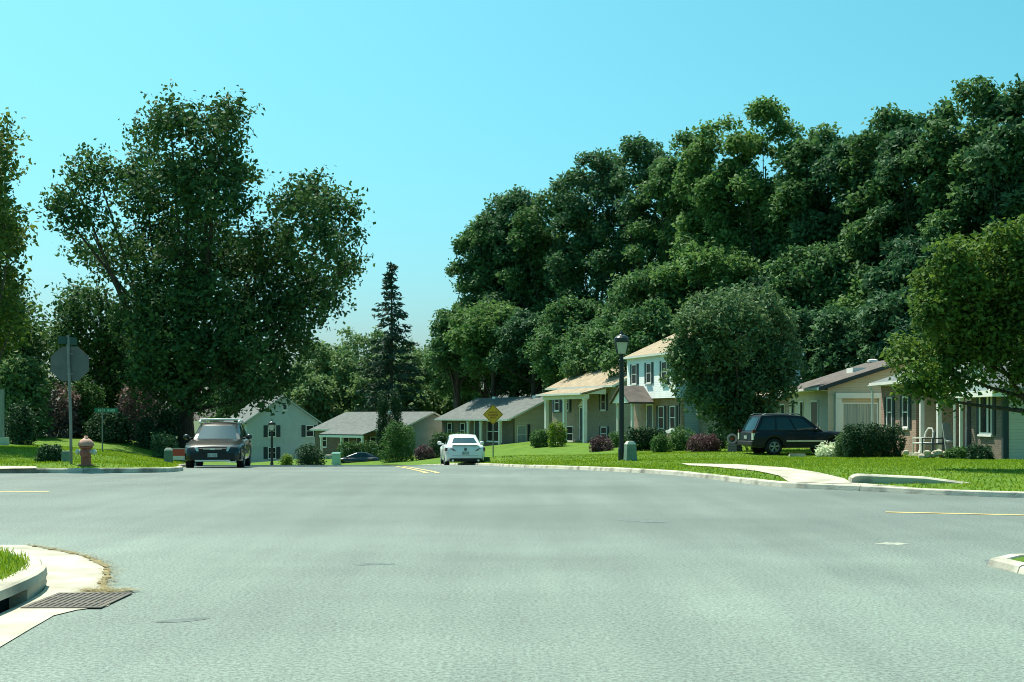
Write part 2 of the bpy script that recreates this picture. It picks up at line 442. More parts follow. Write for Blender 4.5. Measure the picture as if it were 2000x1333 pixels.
def smooth_line(P, step=0.6, far_step=3.0):
    P = np.array(P, float)
    Q = [P[0]]
    for i in range(len(P) - 1):
        p0 = P[max(i - 1, 0)]; p1 = P[i]; p2 = P[i + 1]; p3 = P[min(i + 2, len(P) - 1)]
        L = np.linalg.norm(p2 - p1)
        st = step if 0 < p1[1] < 60 and abs(p1[0]) < 15 else far_step
        n = max(1, int(round(L / st)))
        # centripetal-ish: scale tangents by local segment lengths
        t1 = (p2 - p0); t1 = t1 / (np.linalg.norm(t1) + 1e-9) * min(L, np.linalg.norm(p1 - p0) + 1e-9 if i > 0 else L)
        t2 = (p3 - p1); t2 = t2 / (np.linalg.norm(t2) + 1e-9) * min(L, np.linalg.norm(p3 - p2) + 1e-9 if i < len(P) - 2 else L)
        for k in range(1, n + 1):
            t = k / n
            h = (2*t**3-3*t**2+1)*p1 + (t**3-2*t**2+t)*t1 + (-2*t**3+3*t**2)*p2 + (t**3-t**2)*t2
            Q.append(h)
    return np.array(Q)
def offset_line(P, d):
    T = np.gradient(P, axis=0); T /= np.linalg.norm(T, axis=1)[:, None] + 1e-9
    N = np.stack([-T[:, 1], T[:, 0]], 1)
    return P + N * d

KL_F = smooth_line(LEFT_FAR); KR_F = smooth_line(RIGHT_FAR); KL_N = smooth_line(LEFT_NEAR, 0.3); KR_N = smooth_line(RIGHT_NEAR, 0.3)

# lawn height above the road profile, from spots read off the photograph
def P3(px, py, D): return ((px - 1000) * D / F, D, CH + (HZ - py) * D / F)
_ctl = []
def ctl(x, y, z): _ctl.append((x, y, z - float(zroad(y))))
for L in (LEFT_FAR, RIGHT_FAR, LEFT_NEAR, RIGHT_NEAR):
    for (x, y) in L:
        _ctl.append((x, y, 0.085 if L is RIGHT_FAR else (0.14 if L is LEFT_NEAR else (0.05 if L is RIGHT_NEAR else 0.10))))
for K_, h_ in ((KL_F, .10), (KR_F, .085)):
    last = None
    for p in K_:
        if abs(p[0]) < 20 and p[1] < 75 and (last is None or np.linalg.norm(p - last) > 1.8):
            last = p
            if min((p[0] - c[0]) ** 2 + (p[1] - c[1]) ** 2 for c in _ctl) > .8: _ctl.append((p[0], p[1], h_))
for q in [(1210, 900, 41), (1960, 898, 44), (1790, 890, 53), (1700, 886, 58), (1560, 890, 56), (1480, 884, 58), (1375, 883, 66), (1615, 880, 62), (1320, 862, 80), (1225, 864, 88),
          (1200, 864, 99), (1085, 864, 112), (1000, 864, 122), (865, 884, 135), (963, 893, 62.5), (1100, 893, 66), (1040, 868, 105),
          (1180, 880, 80), (0, 872, 46), (130, 874, 46), (230, 884, 46), (137, 906, 30), (365, 878, 57),
          (560, 905, 150), (480, 905, 150), (785, 893, 133), (615, 893, 143), (900, 880, 140), (800, 903, 108), (850, 898, 112), (630, 905, 128)]:
    ctl(*P3(*q))
for x, y, z in [(-60, 200, -5), (0, 200, -5), (60, 200, -1), (20, 150, 0.3), (45, 110, 0.5), (30, 90, 0.3), (60, 60, 0.3), (60, 20, 0.3), (14, 28, 0.10), (14, 22.5, 0.12), (22, 35, 0.05), (8.5, 23, 0.10), (6, 26, 0.09),
                (-25, 70, 0.2), (-20, 60, 0.1), (-45, 100, -1.5), (-60, 60, 1.0), (-30, 45, 0.6), (-14, 40, 0.2), (-30, 12, 0.5), (-9, 8, 0.3), (-9, -10, 0.3), (12, 4, 0.3), (30, -10, 0.3), (-5, 9.5, 0.22)]:
    ctl(x, y, z)
_C = np.array(_ctl)
_d = np.sqrt(((_C[:, None, :2] - _C[None, :, :2]) ** 2).sum(-1) + 0.8)
_w = np.linalg.solve(_d + np.eye(len(_C)) * 1e-3, _C[:, 2])
def zlawn(x, y):
    x = np.asarray(x, float); y = np.asarray(y, float)
    d = np.sqrt((x[..., None] - _C[:, 0]) ** 2 + (y[..., None] - _C[:, 1]) ** 2 + 0.8)
    return zroad(y) + d @ _w
def GZ(x, y): return float(zlawn(np.array([x]), np.array([y]))[0])
def unproj(px, py, lawn=False):
    lo, hi = 3.0, 200.0
    D = CH * F / (py - HZ)
    for _ in range(60):
        x = (px - 1000) * D / F
        z = GZ(x, D) if lawn else float(zroad(D))
        Dn = (CH - z) * F / (py - HZ)
        D = D + 0.5 * (Dn - D)
    return ((px - 1000) * D / F, D)

def in_poly(P, poly):
    x, y = P[:, 0], P[:, 1]; inside = np.zeros(len(P), bool)
    n = len(poly); j = n - 1
    for i in range(n):
        xi, yi = poly[i]; xj, yj = poly[j]
        c = ((yi > y) != (yj > y)) & (x < (xj - xi) * (y - yi) / (yj - yi + 1e-12) + xi)
        inside ^= c; j = i
    return inside

def sheet(name, poly, zf, m, near=1.2, far=4.0, zoff=0.0, kind='structure'):
    poly = [tuple(map(float, p)) for p in poly]
    A = np.array(poly); x0, y0 = A.min(0); x1, y1 = A.max(0)
    pts = []
    def grid(xa, xb, ya, yb, st):
        xs = np.arange(xa + st * .37, xb, st); ys = np.arange(ya + st * .41, yb, st)
        if len(xs) and len(ys):
            X, Y = np.meshgrid(xs, ys); return np.stack([X.ravel(), Y.ravel()], 1)
        return np.zeros((0, 2))
    g1 = grid(max(x0, -22), min(x1, 22), max(y0, 0), min(y1, 70), near)
    g2 = grid(x0, x1, y0, y1, far)
    g2 = g2[~((g2[:, 0] > -22) & (g2[:, 0] < 22) & (g2[:, 1] > 0) & (g2[:, 1] < 70))]
    G = np.concatenate([g1, g2])
    G = G[in_poly(G, poly)]
    d2 = ((G[:, None, :] - A[None, :, :]) ** 2).sum(-1).min(1) if len(G) else np.zeros(0)
    G = G[d2 > 0.15]
    V = [Vector(p) for p in poly] + [Vector(p) for p in G]
    n = len(poly)
    v2, e2, f2, *_ = delaunay_2d_cdt(V, [(i, (i + 1) % n) for i in range(n)], [], 1, 1e-5)
    XY = np.array([(p.x, p.y) for p in v2])
    Z = zf(XY[:, 0], XY[:, 1]) + zoff
    me = bpy.data.meshes.new(name)
    me.from_pydata([(a, b, c) for (a, b), c in zip(XY, Z)], [], [tuple(f) for f in f2]); me.update()
    bm = bmesh.new(); bm.from_mesh(me)
    for f in bm.faces:
        if f.normal.z < 0: f.normal_flip()
    bm.to_mesh(me); bm.free()
    o = link(name, me, m, smooth=True)
    if kind: o['kind'] = kind
    return o

zr2 = lambda x, y: zroad(y)
# ------------------------------------------------------------------ ground, road, lawns, kerbs
g = MB(); g.quad((-1500, -300, -7.5), (1500, -300, -7.5), (1500, 2500, -7.5), (-1500, 2500, -7.5))
g.build('ground', 'ground')['kind'] = 'structure'

road_poly = list(map(tuple, KL_N)) + list(map(tuple, KL_F)) + list(map(tuple, KR_F[::-1])) + list(map(tuple, KR_N[::-1]))
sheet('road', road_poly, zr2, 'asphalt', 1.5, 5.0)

KW = 0.16
lf_in = offset_line(KL_F, +KW - 0.03)
rf_in = offset_line(KR_F, -(KW - 0.03))
ln_in = offset_line(KL_N, +0.12)
rn_in = offset_line(KR_N, -(KW - 0.03))
LAWN_RF = list(map(tuple, rf_in)) + [(-70, 260), (120, 260), (120, -2)]
LAWN_LF = [(-60, 45.2)] + list(map(tuple, lf_in))[1:] + [(-140, 130), (-140, 45.2)]
LAWN_LN = list(map(tuple, ln_in)) + [(-60, -25)]
LAWN_RN = list(map(tuple, rn_in)) + [(70, -25)]
sheet('lawn_right', LAWN_RF, zlawn, 'lawn', 1.0, 5.0)
sheet('lawn_left', LAWN_LF, zlawn, 'lawn', 1.0, 5.0)
sheet('lawn_corner_left', LAWN_LN, zlawn, 'lawn', 1.0, 5.0)
sheet('lawn_corner_right', LAWN_RN, zlawn, 'lawn', 1.0, 5.0)

def kerb(name, line, side, w, h, seg, m, drops=(), skip=None, low=.02):
    root = bpy.data.objects.new(name, None); COL.objects.link(root); root['kind'] = 'structure'
    A = line; B = offset_line(line, side * w)
    s = np.concatenate([[0], np.cumsum(np.linalg.norm(np.diff(A, axis=0), axis=1))])
    total = s[-1]; t = 0.0; r = random.Random(3)
    def at(L, q): return np.array([np.interp(q, s, L[:, 0]), np.interp(q, s, L[:, 1])])
    while t < total - 0.2:
        L = seg * r.uniform(0.9, 1.1)
        mid = at(A, t + L / 2)
        if abs(mid[0]) > 24 or mid[1] > 75 or mid[1] < 2:
            L *= 3
        e = min(t + L - 0.012, total)
        if skip and skip(at(A, (t + e) / 2)):
            t += L; continue
        n = max(2, int((e - t) / 0.5) + 1)
        vs, fs = [], []
        jz = r.uniform(-.006, .006)
        for k in range(n):
            q = t + (e - t) * k / (n - 1)
            a = at(A, q); b = at(B, q); d = b - a
            hh = h + jz
            for (cx, cy, rad) in drops:
                dist = math.hypot(a[0] - cx, a[1] - cy)
                f = min(1, max(0, (dist - rad) / 0.5)); hh = low + (hh - low) * f
            z = float(zroad(a[1]))
            prof = [(0.0, -0.08), (0.0, 0.0), (0.12, hh * 0.8), (0.22, hh * .96), (0.34, hh), (0.94, hh), (1.0, hh - .012), (1.0, -0.08)]
            for (u, v) in prof:
                pt = a + d * u; vs.append((pt[0], pt[1], z + v))
        P = 8
        for k in range(n - 1):
            for j in range(P - 1):
                fs.append((k * P + j, k * P + j + 1, (k + 1) * P + j + 1, (k + 1) * P + j))
        fs.append(tuple(range(P))); fs.append(tuple(reversed(range((n - 1) * P, n * P))))
        MB().add(vs, fs).build('kerb_stone', m, root)
        t += L
    return root
kerb('kerb_right', KR_F, -1, KW, 0.095, 3.0, 'concrete_old', drops=[(5.55, 21.55, 0.7)], low=.098)
kerb('kerb_left', KL_F, +1, KW, 0.11, 3.0, 'concrete_old')
I0 = int(np.argmax(KL_N[:, 1] > 7.2)); I1 = int(np.argmax(KL_N[:, 1] > 9.35))
kerb('kerb_corner_left', KL_N[I1:], +1, 0.15, 0.155, 1.9, 'concrete')
kerb('kerb_corner_left', KL_N[:I0 + 1], +1, 0.15, 0.155, 2.4, 'concrete')
kerb('kerb_corner_right', KR_N, -1, KW, 0.06, 2.0, 'concrete_old')

# gutter pan by the storm drain, with its iron grate and the throat under the kerb
pan_px = [(206, 1112), (203, 1128), (196, 1146), (212, 1160), (240, 1163), (210, 1186), (150, 1193), (105, 1204), (60, 1230), (0, 1266), (-60, 1300), (-200, 1380)]
pan = [unproj(*p) for p in pan_px]
inner = [tuple(p) for p in KL_N if 5.6 < p[1] < 12.5]
top_px = [(48, 1066), (95, 1074), (150, 1085), (185, 1098)]
outer = [unproj(*p) for p in top_px] + pan
outer_r = outer[::-1]
poly = inner + [p for p in outer]
sheet('gutter_pan', [(x, y) for x, y in poly], zr2, 'concrete', 0.4, 4.0, 0.006)
kind_dirt = [(x + 0.02, y) for x, y in outer[:9]]
dl = smooth_line(outer[:8], 0.08)
rr = random.Random(5)
dA = [(p[0] + rr.uniform(-.03, .02), p[1] + rr.uniform(-.03, .02)) for p in dl]
dB = [(p[0] + rr.uniform(.0, .05), p[1] + rr.uniform(-.01, .05)) for p in dl]
sheet('gutter_dirt', dA + dB[::-1], zr2, 'dirt', 0.5, 4.0, 0.011)

def storm_drain():
    t = thing('storm_drain', 'rusty iron storm drain grate in the gutter beside the left corner kerb', 'storm drain', (-2.93, 8.62, 0.007))
    fr = MB()
    x0, x1, y0, y1 = -0.25, 0.27, -0.34, 0.36
    fr.box(x0, x1, y0, y0 + .035, 0, .0055); fr.box(x0, x1, y1 - .035, y1, 0, .0055)
    fr.box(x0, x0 + .03, y0 + .037, y1 - .037, 0, .0055); fr.box(x1 - .03, x1, y0 + .037, y1 - .037, 0, .0055)
    fr.build('frame', 'iron', t)
    MB().box(x0 + .031, x1 - .031, y0 + .036, y1 - .036, 0.0, 0.003).build('pit_shade', 'hole_shade', t)  # thin black plate painting the dark of the hole
    bar = MB().box(-.011, .011, y0 + .04, y1 - .04, 0.0032, .0048)
    proto = None
    for k in range(11):
        x = x0 + .052 + k * (x1 - x0 - .104) / 10
        if proto is None:
            proto = bar.build('bar', 'iron', t, (x, 0, 0))
        else:
            c = proto.copy(); COL.objects.link(c); c.location = (x, 0, 0)
    for y in (-.14, .14):
        MB().box(x0 + .032, x1 - .032, y - .014, y + .014, 0.0033, .0052).build('cross_bar', 'iron', t)
    return t
storm_drain()

def inlet():
    pts = list(KL_N[I0:I1 + 1])
    A = np.array(pts); B = offset_line(A, 0.16)
    t = thing('kerb_inlet', 'concrete kerb inlet hood with dark throat behind the storm drain', 'kerb inlet')
    top = MB(); back = MB()
    n = len(A)
    vs = []
    for a, b in zip(A, B):
        vs += [(a[0] + .010, a[1], .088), (a[0], a[1], .146), (a[0] - .025, a[1], .156), (b[0], b[1], .156), (b[0], b[1], .088)]
    fs = []
    for k in range(n - 1):
        for j in range(5):
            j2 = (j + 1) % 5
            fs.append((k * 5 + j, k * 5 + j2, (k + 1) * 5 + j2, (k + 1) * 5 + j))
    fs += [tuple(range(5)), tuple(range((n - 1) * 5, n * 5))]
    top.add(vs, fs).build('hood', 'concrete', t)
    vs, fs = [], []
    for a, b in zip(A, B):
        c = a + (b - a) * .75
        vs += [(c[0], c[1], -.1), (c[0], c[1], .09)]
    for k in range(n - 1): fs.append((2 * k, 2 * k + 1, 2 * k + 3, 2 * k + 2))
    back.add(vs, fs).build('throat', 'hole_shade', t)  # black sheet painting the dark inside the opening
    for (i, j) in ((0, 3), (n - 4, n - 1)):
        e = MB()
        a0, a1, b0, b1 = A[i], A[j], B[i], B[j]
        e.hexa([(a0[0], a0[1], -.05), (a1[0], a1[1], -.05), (b1[0], b1[1], -.05), (b0[0], b0[1], -.05)],
               [(a0[0], a0[1], .086), (a1[0], a1[1], .086), (b1[0], b1[1], .086), (b0[0], b0[1], .086)])
        e.build('pier', 'concrete', t)
inlet()

# painted lines and marks on the asphalt
def stripe(name, pts, w, m, zo=0.005):
    L = smooth_line(pts, 0.8, 3.0)
    a = offset_line(L, w / 2); b = offset_line(L, -w / 2)
    vs = []; fs = []
    for p, q in zip(a, b):
        vs += [(p[0], p[1], float(zroad(p[1])) + zo), (q[0], q[1], float(zroad(q[1])) + zo)]
    for k in range(len(a) - 1): fs.append((2 * k, 2 * k + 1, 2 * k + 3, 2 * k + 2))
    o = MB().add(vs, fs).build(name, m); o['kind'] = 'structure'; return o
c0 = unproj(845, 925); c1 = unproj(790, 913)
cl = [c0, c1, (-5.6, 58), (-8.5, 70), (-13, 88)]
stripe('painted_line', [(x - .13, y) for x, y in cl], 0.11, 'yellow_paint', .006)
stripe('painted_line', [(x + .13, y) for x, y in cl], 0.11, 'yellow_paint', .006)
stripe('painted_line', [unproj(1730, 1001), unproj(2000, 1007), (40, 5.5)], 0.12, 'yellow_paint')
stripe('painted_line', [unproj(95, 961.5), unproj(0, 961), (-40, 32)], 0.12, 'yellow_paint')
def blot(name, px_poly, m, jitter=0.0):
    r = random.Random(len(px_poly) * 7)
    P = [unproj(*p) for p in px_poly]
    P = [(x + r.uniform(-jitter, jitter), y + r.uniform(-jitter, jitter)) for x, y in P]
    return sheet(name, P, zr2, m, 0.5, 4, 0.002)
blot('road_patch_and_shadow', [(1202, 1015), (1250, 1014), (1305, 1017), (1303, 1021), (1260, 1021), (1222, 1018), (1206, 1017.5)], 'patch_and_shadow')
blot('road_patch_and_shadow', [(690, 1102), (740, 1099), (772, 1101), (770, 1103.5), (735, 1104), (700, 1105)], 'patch_and_shadow')
blot('road_patch_and_shadow', [(300, 1216), (335, 1210), (400, 1206), (412, 1209), (375, 1214), (330, 1217)], 'patch_and_shadow')
blot('paint_mark', [(1706, 1062.4), (1722, 1061.2), (1730, 1060.2), (1744, 1060.8), (1756, 1060.6), (1768, 1062.2), (1782, 1063.6), (1764, 1064.4), (1752, 1065.2), (1746, 1064.2), (1734, 1064.6), (1722, 1063.2)], 'white_smear')
blot('road_patch_and_shadow', [(1922, 1096), (1931, 1092), (1936, 1100), (1928, 1105)], 'patch_and_shadow')  # dark sheet painting the shadow left of the kerb nose

# pavement along the right corner, apron at its end, slab at the far left
NO_GRASS = []
def lawn_sheet(name, px_poly, m='concrete', zo=0.02):
    P = [unproj(px, py, True) for px, py in px_poly]
    NO_GRASS.append(P)
    return sheet(name, P, zlawn, m, 0.6, 4, zo)
lawn_sheet('pavement', [(1330, 906.5), (1440, 908.5), (1535, 915), (1600, 925), (1650, 937), (1664, 947), (1620, 946.5), (1570, 944), (1530, 933), (1480, 922), (1400, 914), (1345, 910.5)])
def apron():
    hi = [unproj(px, py, True) for px, py in ((1522, 931), (1566, 938), (1612, 942), (1660, 944.5), (1700, 947))]
    lo = [tuple(p) for p in offset_line(KR_F, -(KW - .05)) if 4.75 < p[0] < 6.5]
    lo = sorted(lo, key=lambda p: -p[0])
    sheet('apron', hi + lo, zlawn, 'concrete', .5, 4, .016)
apron(); NO_GRASS.append([unproj(px, py, True) for px, py in ((1525, 934), (1600, 940), (1662, 946), (1710, 950), (1690, 958), (1550, 956))])
lawn_sheet('driveway_slab', [(-60, 912), (70, 912.5), (72, 916.5), (0, 917.5), (-60, 917.5)])

def low_wall():
    a = unproj(1664, 945, True); L = 2.1
    z0 = GZ(*a) - .10
    t = thing('retaining_kerb', 'low pale concrete edging wall in the grass beside the pavement apron', 'low wall', (a[0], a[1], z0), -.03)
    m = MB()
    prof = [(0, .235), (.05, .262), (.16, .268), (.24, .255), (.26, .22)]
    o = []
    for x, s, dz in ((0, .80, 0), (.06, .95, 0), (.14, 1, 0), (L * .6, 1, -.05), (L, 1, -.16)):
        o.append([(x, .02, -.1)] + [(x, y, z * s + dz) for y, z in prof] + [(x, .26, -.1)])
    n = len(o[0]); vs = [p for r in o for p in r]; fs = []
    for k in range(len(o) - 1):
        for j in range(n - 1): fs.append((k * n + j, k * n + j + 1, (k + 1) * n + j + 1, (k + 1) * n + j))
    fs += [tuple(range(n)), tuple(range((len(o) - 1) * n, len(o) * n))]
    m.add(vs, fs).build('wall_block', 'concrete_old', t)
low_wall()

# ------------------------------------------------------------------ houses
class House:
    """local frame: street front in the plane x=0 (facing -x, running along y), camera-side end in the plane y=0"""
    def __init__(s, name, label, corner, theta, zbase):
        s.t = thing(name, label, 'house', (corner[0], corner[1], zbase), theta)
    def pb(s, mb, plane, a0, a1, z0, z1, o0, o1, off=0.0):
        if plane == 'F': mb.box(off - o1, off - o0, a0, a1, z0, z1)
        else: mb.box(a0, a1, off - o1, off - o0, z0, z1)
        return mb
    def block(s, x0, x1, y0, y1, h, front, side, foundation=True, z0=-0.6):
        MB().box(x0, x0 + .18, y0 + .003, y1 - .003, z0, h).build('front_wall', front, s.t)
        m = MB(); m.box(x0 + .182, x1, y0, y0 + .16, z0, h); m.box(x0 + .182, x1, y1 - .16, y1, z0, h); m.box(x1 - .16, x1, y0 + .162, y1 - .162, z0, h)
        m.build('side_wall', side, s.t)
    def gable(s, x0, x1, y0, y1, h, rise, side, roof, over=0.35, rake=0.25, th=0.14, trim='white_trim', rakem=None):
        xm = (x0 + x1) / 2; sl = rise / (xm - x0)
        for yy in (y0 + .01, y1 - .17):
            MB().prism([(x0 + .02, yy, h), (x1 - .02, yy, h), (xm, yy, h + rise - .02)], (0, .16, 0)).build('gable', side, s.t)
        e = h - over * sl
        r = None
        for sg, xa in ((-1, x0 - over), (1, x1 + over)):
            m = MB()
            m.add([(xa, y0 - rake, e + .03), (xm, y0 - rake, h + rise + .03), (xm, y1 + rake, h + rise + .03), (xa, y1 + rake, e + .03),
                   (xa, y0 - rake, e + .03 + th), (xm, y0 - rake, h + rise + .03 + th), (xm, y1 + rake, h + rise + .03 + th), (xa, y1 + rake, e + .03 + th)],
                  [(0, 1, 2, 3), (7, 6, 5, 4), (0, 4, 5, 1), (1, 5, 6, 2), (2, 6, 7, 3), (3, 7, 4, 0)])
            o = m.build('roof', roof, s.t)
            r = r or o
        # eave board with gutter, rake boards
        g = MB(); g.box(x0 - over - .10, x0 - over - .004, y0 - rake, y1 + rake, e + .02, e + .15); g.build('gutter', trim, s.t)
        f = MB()
        for xa in (x0 - over, x1 + over):
            f.add([(xa, y0 - rake - .03, e - .03), (xm, y0 - rake - .03, h + rise - .03), (xm, y0 - rake - .03, h + rise + .15), (xa, y0 - rake - .03, e + .15),
                   (xa, y0 - rake - .003, e - .03), (xm, y0 - rake - .003, h + rise - .03), (xm, y0 - rake - .003, h + rise + .15), (xa, y0 - rake - .003, e + .15)],
                  [(0, 1, 2, 3), (4, 7, 6, 5), (0, 4, 5, 1), (1, 5, 6, 2), (2, 6, 7, 3), (3, 7, 4, 0)])
        f.build('rake_board', rakem or trim, s.t)
        sf = MB().box(x0 - over, x0 - .003, y0, y1, e - .0, e + .025); sf.build('soffit', trim, s.t)
        return r
    def window(s, plane, a, z, w, h, off=0.0, shutters=True, sh='shutter', trim='white_trim', muntin=True, sill=True, curtain=False, shw=0.32, pane='glass'):
        fr = MB(); t = 0.07
        s.pb(fr, plane, a - w/2, a + w/2, z, z + t, 0.002, .05, off); s.pb(fr, plane, a - w/2, a + w/2, z + h - t, z + h, 0.002, .05, off)
        s.pb(fr, plane, a - w/2, a - w/2 + t, z + t, z + h - t, 0.002, .05, off); s.pb(fr, plane, a + w/2 - t, a + w/2, z + t, z + h - t, 0.002, .05, off)
        if muntin:
            s.pb(fr, plane, a - w/2 + t, a + w/2 - t, z + h/2 - .025, z + h/2 + .025, 0.002, .042, off)
        win = fr.build('window', trim, s.t)
        s.pb(MB(), plane, a - w/2 + t, a + w/2 - t, z + t, z + h - t, 0.002, .014, off).build('pane', 'curtain' if curtain else pane, win)
        if sill: s.pb(MB(), plane, a - w/2 - .05, a + w/2 + .05, z - .07, z - .003, .003, .09, off).build('sill', trim, win)
        if shutters:
            for sg in (-1, 1):
                c = a + sg * (w / 2 + .03 + shw / 2)
                m = MB(); s.pb(m, plane, c - shw/2, c + shw/2, z - .02, z + h + .02, .002, .03, off)
                for k in range(5):
                    zz = z + h * (k + .5) / 5
                    s.pb(m, plane, c - shw/2 + .05, c + shw/2 - .05, zz - h * .08, zz + h * .08, .031, .042, off)
                m.build('shutter', sh, s.t)
        return win
    def door(s, plane, a, z, w, h, m='door_dark', off=0.0, trim='white_trim'):
        fr = MB(); t = .1
        s.pb(fr, plane, a - w/2 - t, a - w/2, z, z + h, .002, .06, off); s.pb(fr, plane, a + w/2, a + w/2 + t, z, z + h, .002, .06, off)
        s.pb(fr, plane, a - w/2 - t, a + w/2 + t, z + h, z + h + t, .002, .07, off)
        fr.build('door_frame', trim, s.t)
        d = MB(); s.pb(d, plane, a - w/2, a + w/2, z, z + h, .002, .025, off)
        for (zz, hh) in ((.15, .55), (.85, .5), (1.45, .4)):
            for sg in (-1, 1):
                s.pb(d, plane, a + sg * w * .24 - w * .16, a + sg * w * .24 + w * .16, z + zz, z + zz + hh, .026, .034, off)
        dd = d.build('door', m, s.t)
        s.pb(MB(), plane, a + w * .36, a + w * .36 + .05, z + .98, z + 1.03, .04, .08, off).build('handle', 'silver', dd)
        return dd
    def post(s, x, y, z0, z1, r=0.09, m='white_trim', name='porch_post'):
        b = MB(); b.box(x - r, x + r, y - r, y + r, z0 + .12, z1 - .12); b.box(x - r - .03, x + r + .03, y - r - .03, y + r + .03, z0, z0 + .118)
        b.box(x - r - .03, x + r + .03, y - r - .03, y + r + .03, z1 - .118, z1)
        b.build(name, m, s.t)
    def slab_roof(s, pts_low, pts_high, roof, th=.12, name='porch_roof'):
        b = [pts_low[0], pts_low[1], pts_high[1], pts_high[0]]
        m = MB().hexa(b, [(x, y, z + th) for x, y, z in b]); return m.build(name, roof, s.t)
    def vent(s, x, y, z, m='white_trim'):
        MB().box(x - .2, x + .2, y - .3, y + .3, z - .3, z + .22).build('roof_vent', m, s.t)
    def downspout(s, x, y, z0, z1, m='white_trim'):
        MB().tube([(x - .25, y, z1), (x - .06, y, z1 - .22), (x - .06, y, z0)], .05, 6).build('downspout', m, s.t)

# ---- house A: pale two-storey house, gable towards the camera
zA = -4.5
A_ = House('house', 'pale two-storey house with plain gable end, black shutters, behind the dark crossover', (-30.9, 149), math.radians(25), zA)
A_.block(0, 8.6, 0, 11, 5.1, 'siding_pale', 'siding_pale')
A_.gable(0, 8.6, 0, 11, 5.1, 2.9, 'siding_pale', 'roof_grey', over=.4, trim='siding_pale')
for a, z in ((3.0, 3.3), (7.55, 3.3), (3.0, .75)):
    A_.window('G', a, z, .95, 1.35, shw=.5)
A_.window('G', 4.55, 6.45, .55, .7, shutters=False, pane='shutter', muntin=False)
for a in (2, 5, 8): A_.window('F', a, 3.3, .95, 1.35)
for a in (2, 8): A_.window('F', a, .8, .95, 1.35)
A_.door('F', 5, .1, .95, 2.05)

# ---- house B: low brick house, porch on the left
zB = -2.95
tB = math.atan2(10.3, 10)
B_ = House('house', 'low brick house with grey roof behind the pair of dark columnar evergreens', (-11.7, 133), tB, zB)
B_.block(0, 9.2, 0, 14.4, 2.75, 'brick_dark', 'siding_grey')
B_.gable(0, 9.2, 0, 14.4, 2.75, 1.75, 'siding_grey', 'roof_grey', over=.45)
B_.slab_roof([(-2.3, 3.2, 2.15), (-2.3, 10.6, 2.15)], [(-.46, 3.2, 2.68), (-.46, 10.6, 2.68)], 'roof_grey')
MB().box(-2.3, -2.1, 3.2, 10.6, 1.92, 2.145).build('porch_beam', 'white_trim', B_.t)
for y in (3.4, 6.9, 10.4): B_.post(-2.15, y, -.1, 1.92, .10)
MB().box(-2.4, -.003, 3.1, 10.7, -.5, -.02).build('porch_floor', 'concrete_old', B_.t)
B_.door('F', 6.4, 0, .95, 2.05, 'door_dark')
B_.window('F', 8.8, .6, 1.0, 1.3, shutters=False); B_.window('F', 4.2, .7, 1.0, 1.3)
B_.window('F', 12.6, .75, .75, 1.45, shutters=False)
B_.window('G', 6.3, .95, 1.0, 1.35, sh='shutter_blue', shw=.45)
B_.vent(4.0, 6, 4.7)

# ---- house C: grey-roofed ranch behind the warning sign
zC = -1.95
tC = math.atan2(7.5, 13)
C_ = House('house', 'low house with grey roof and white gutter behind the yellow diamond sign', (0.1, 122), tC, zC)
C_.block(0, 8.5, 0, 15, 3.05, 'brick_dark', 'siding_beige')
C_.gable(0, 8.5, 0, 15, 3.05, 1.9, 'siding_beige', 'roof_grey', over=.7)
C_.window('F', 13.2, 1.0, 1.0, 1.5, sh='shutter_blue'); C_.window('F', 10.3, 1.0, 1.0, 1.5, sh='shutter_blue')
C_.door('F', 7.0, .6, 1.3, 2.2, 'door_dark')
C_.window('F', 3.6, .7, 3.0, 2.0, shutters=False)
for y in (8.1, 5.4, 1.6): C_.post(-.55, y, .3, 2.65, .10)
C_.window('G', .95, .55, 1.0, 1.75, shutters=False, curtain=True)
MB().box(1.6, 1.9, -.04, -.003, .5, 2.4).build('shutter', 'shutter', C_.t)
C_.vent(4.2, 2.8, 5.0); C_.vent(4.2, 11, 5.0)

# ---- house D: split level with tan roof and tall porch columns
zD = -1.0
tD = math.atan2(4.6, 12)
D_ = House('house', 'split-level brick house with tan roof and tall white porch columns', (8.25, 100), tD, zD)
D_.block(0, 8.2, 0, 13.2, 4.75, 'brick_tan', 'siding_tan')
D_.gable(0, 8.2, 0, 13.2, 4.75, 2.0, 'siding_tan', 'roof_tan', over=.5)
MB().box(-.06, -.003, 9.0, 13.1, 2.55, 4.4).build('panel', 'shutter_blue', D_.t)
D_.window('F', 11.9, 2.7, 1.0, 1.4, off=-.062); D_.window('F', 9.9, 2.7, 1.0, 1.4, off=-.062)
D_.window('F', 2.6, 2.7, .9, 1.35)
D_.window('F', 2.5, .3, 1.1, 1.1); D_.window('F', 9.4, .1, 1.7, 1.3, shutters=False)
dd = D_.door('F', 6.6, .3, 1.1, 2.6, 'door_dark')
MB().prism([(-.06, 5.85, 3.05), (-.06, 7.35, 3.05), (-.06, 6.6, 3.55)], (-.06, 0, 0)).build('door_pediment', 'white_trim', D_.t)
for y in (9.9, 6.0, 2.0): D_.post(-1.9, y, -.2, 3.62, .14)
MB().box(-2.1, -1.7, 1.6, 10.3, 3.622, 3.98).build('porch_beam', 'white_trim', D_.t)
D_.slab_roof([(-2.5, 1.3, 3.95), (-2.5, 10.6, 3.95)], [(-.52, 1.3, 4.42), (-.52, 10.6, 4.42)], 'roof_tan')
MB().box(-2.62, -2.503, 1.3, 10.6, 3.93, 4.08).build('gutter', 'white_trim', D_.t)
MB().prism([(-1.95, 1.45, 3.99), (-.3, 1.45, 3.99), (-.3, 1.45, 4.45)], (0, .1, 0)).build('porch_gable', 'white_trim', D_.t)
MB().box(-2.4, -.003, 1.4, 10.4, -.7, .0).build('porch_floor', 'concrete', D_.t)
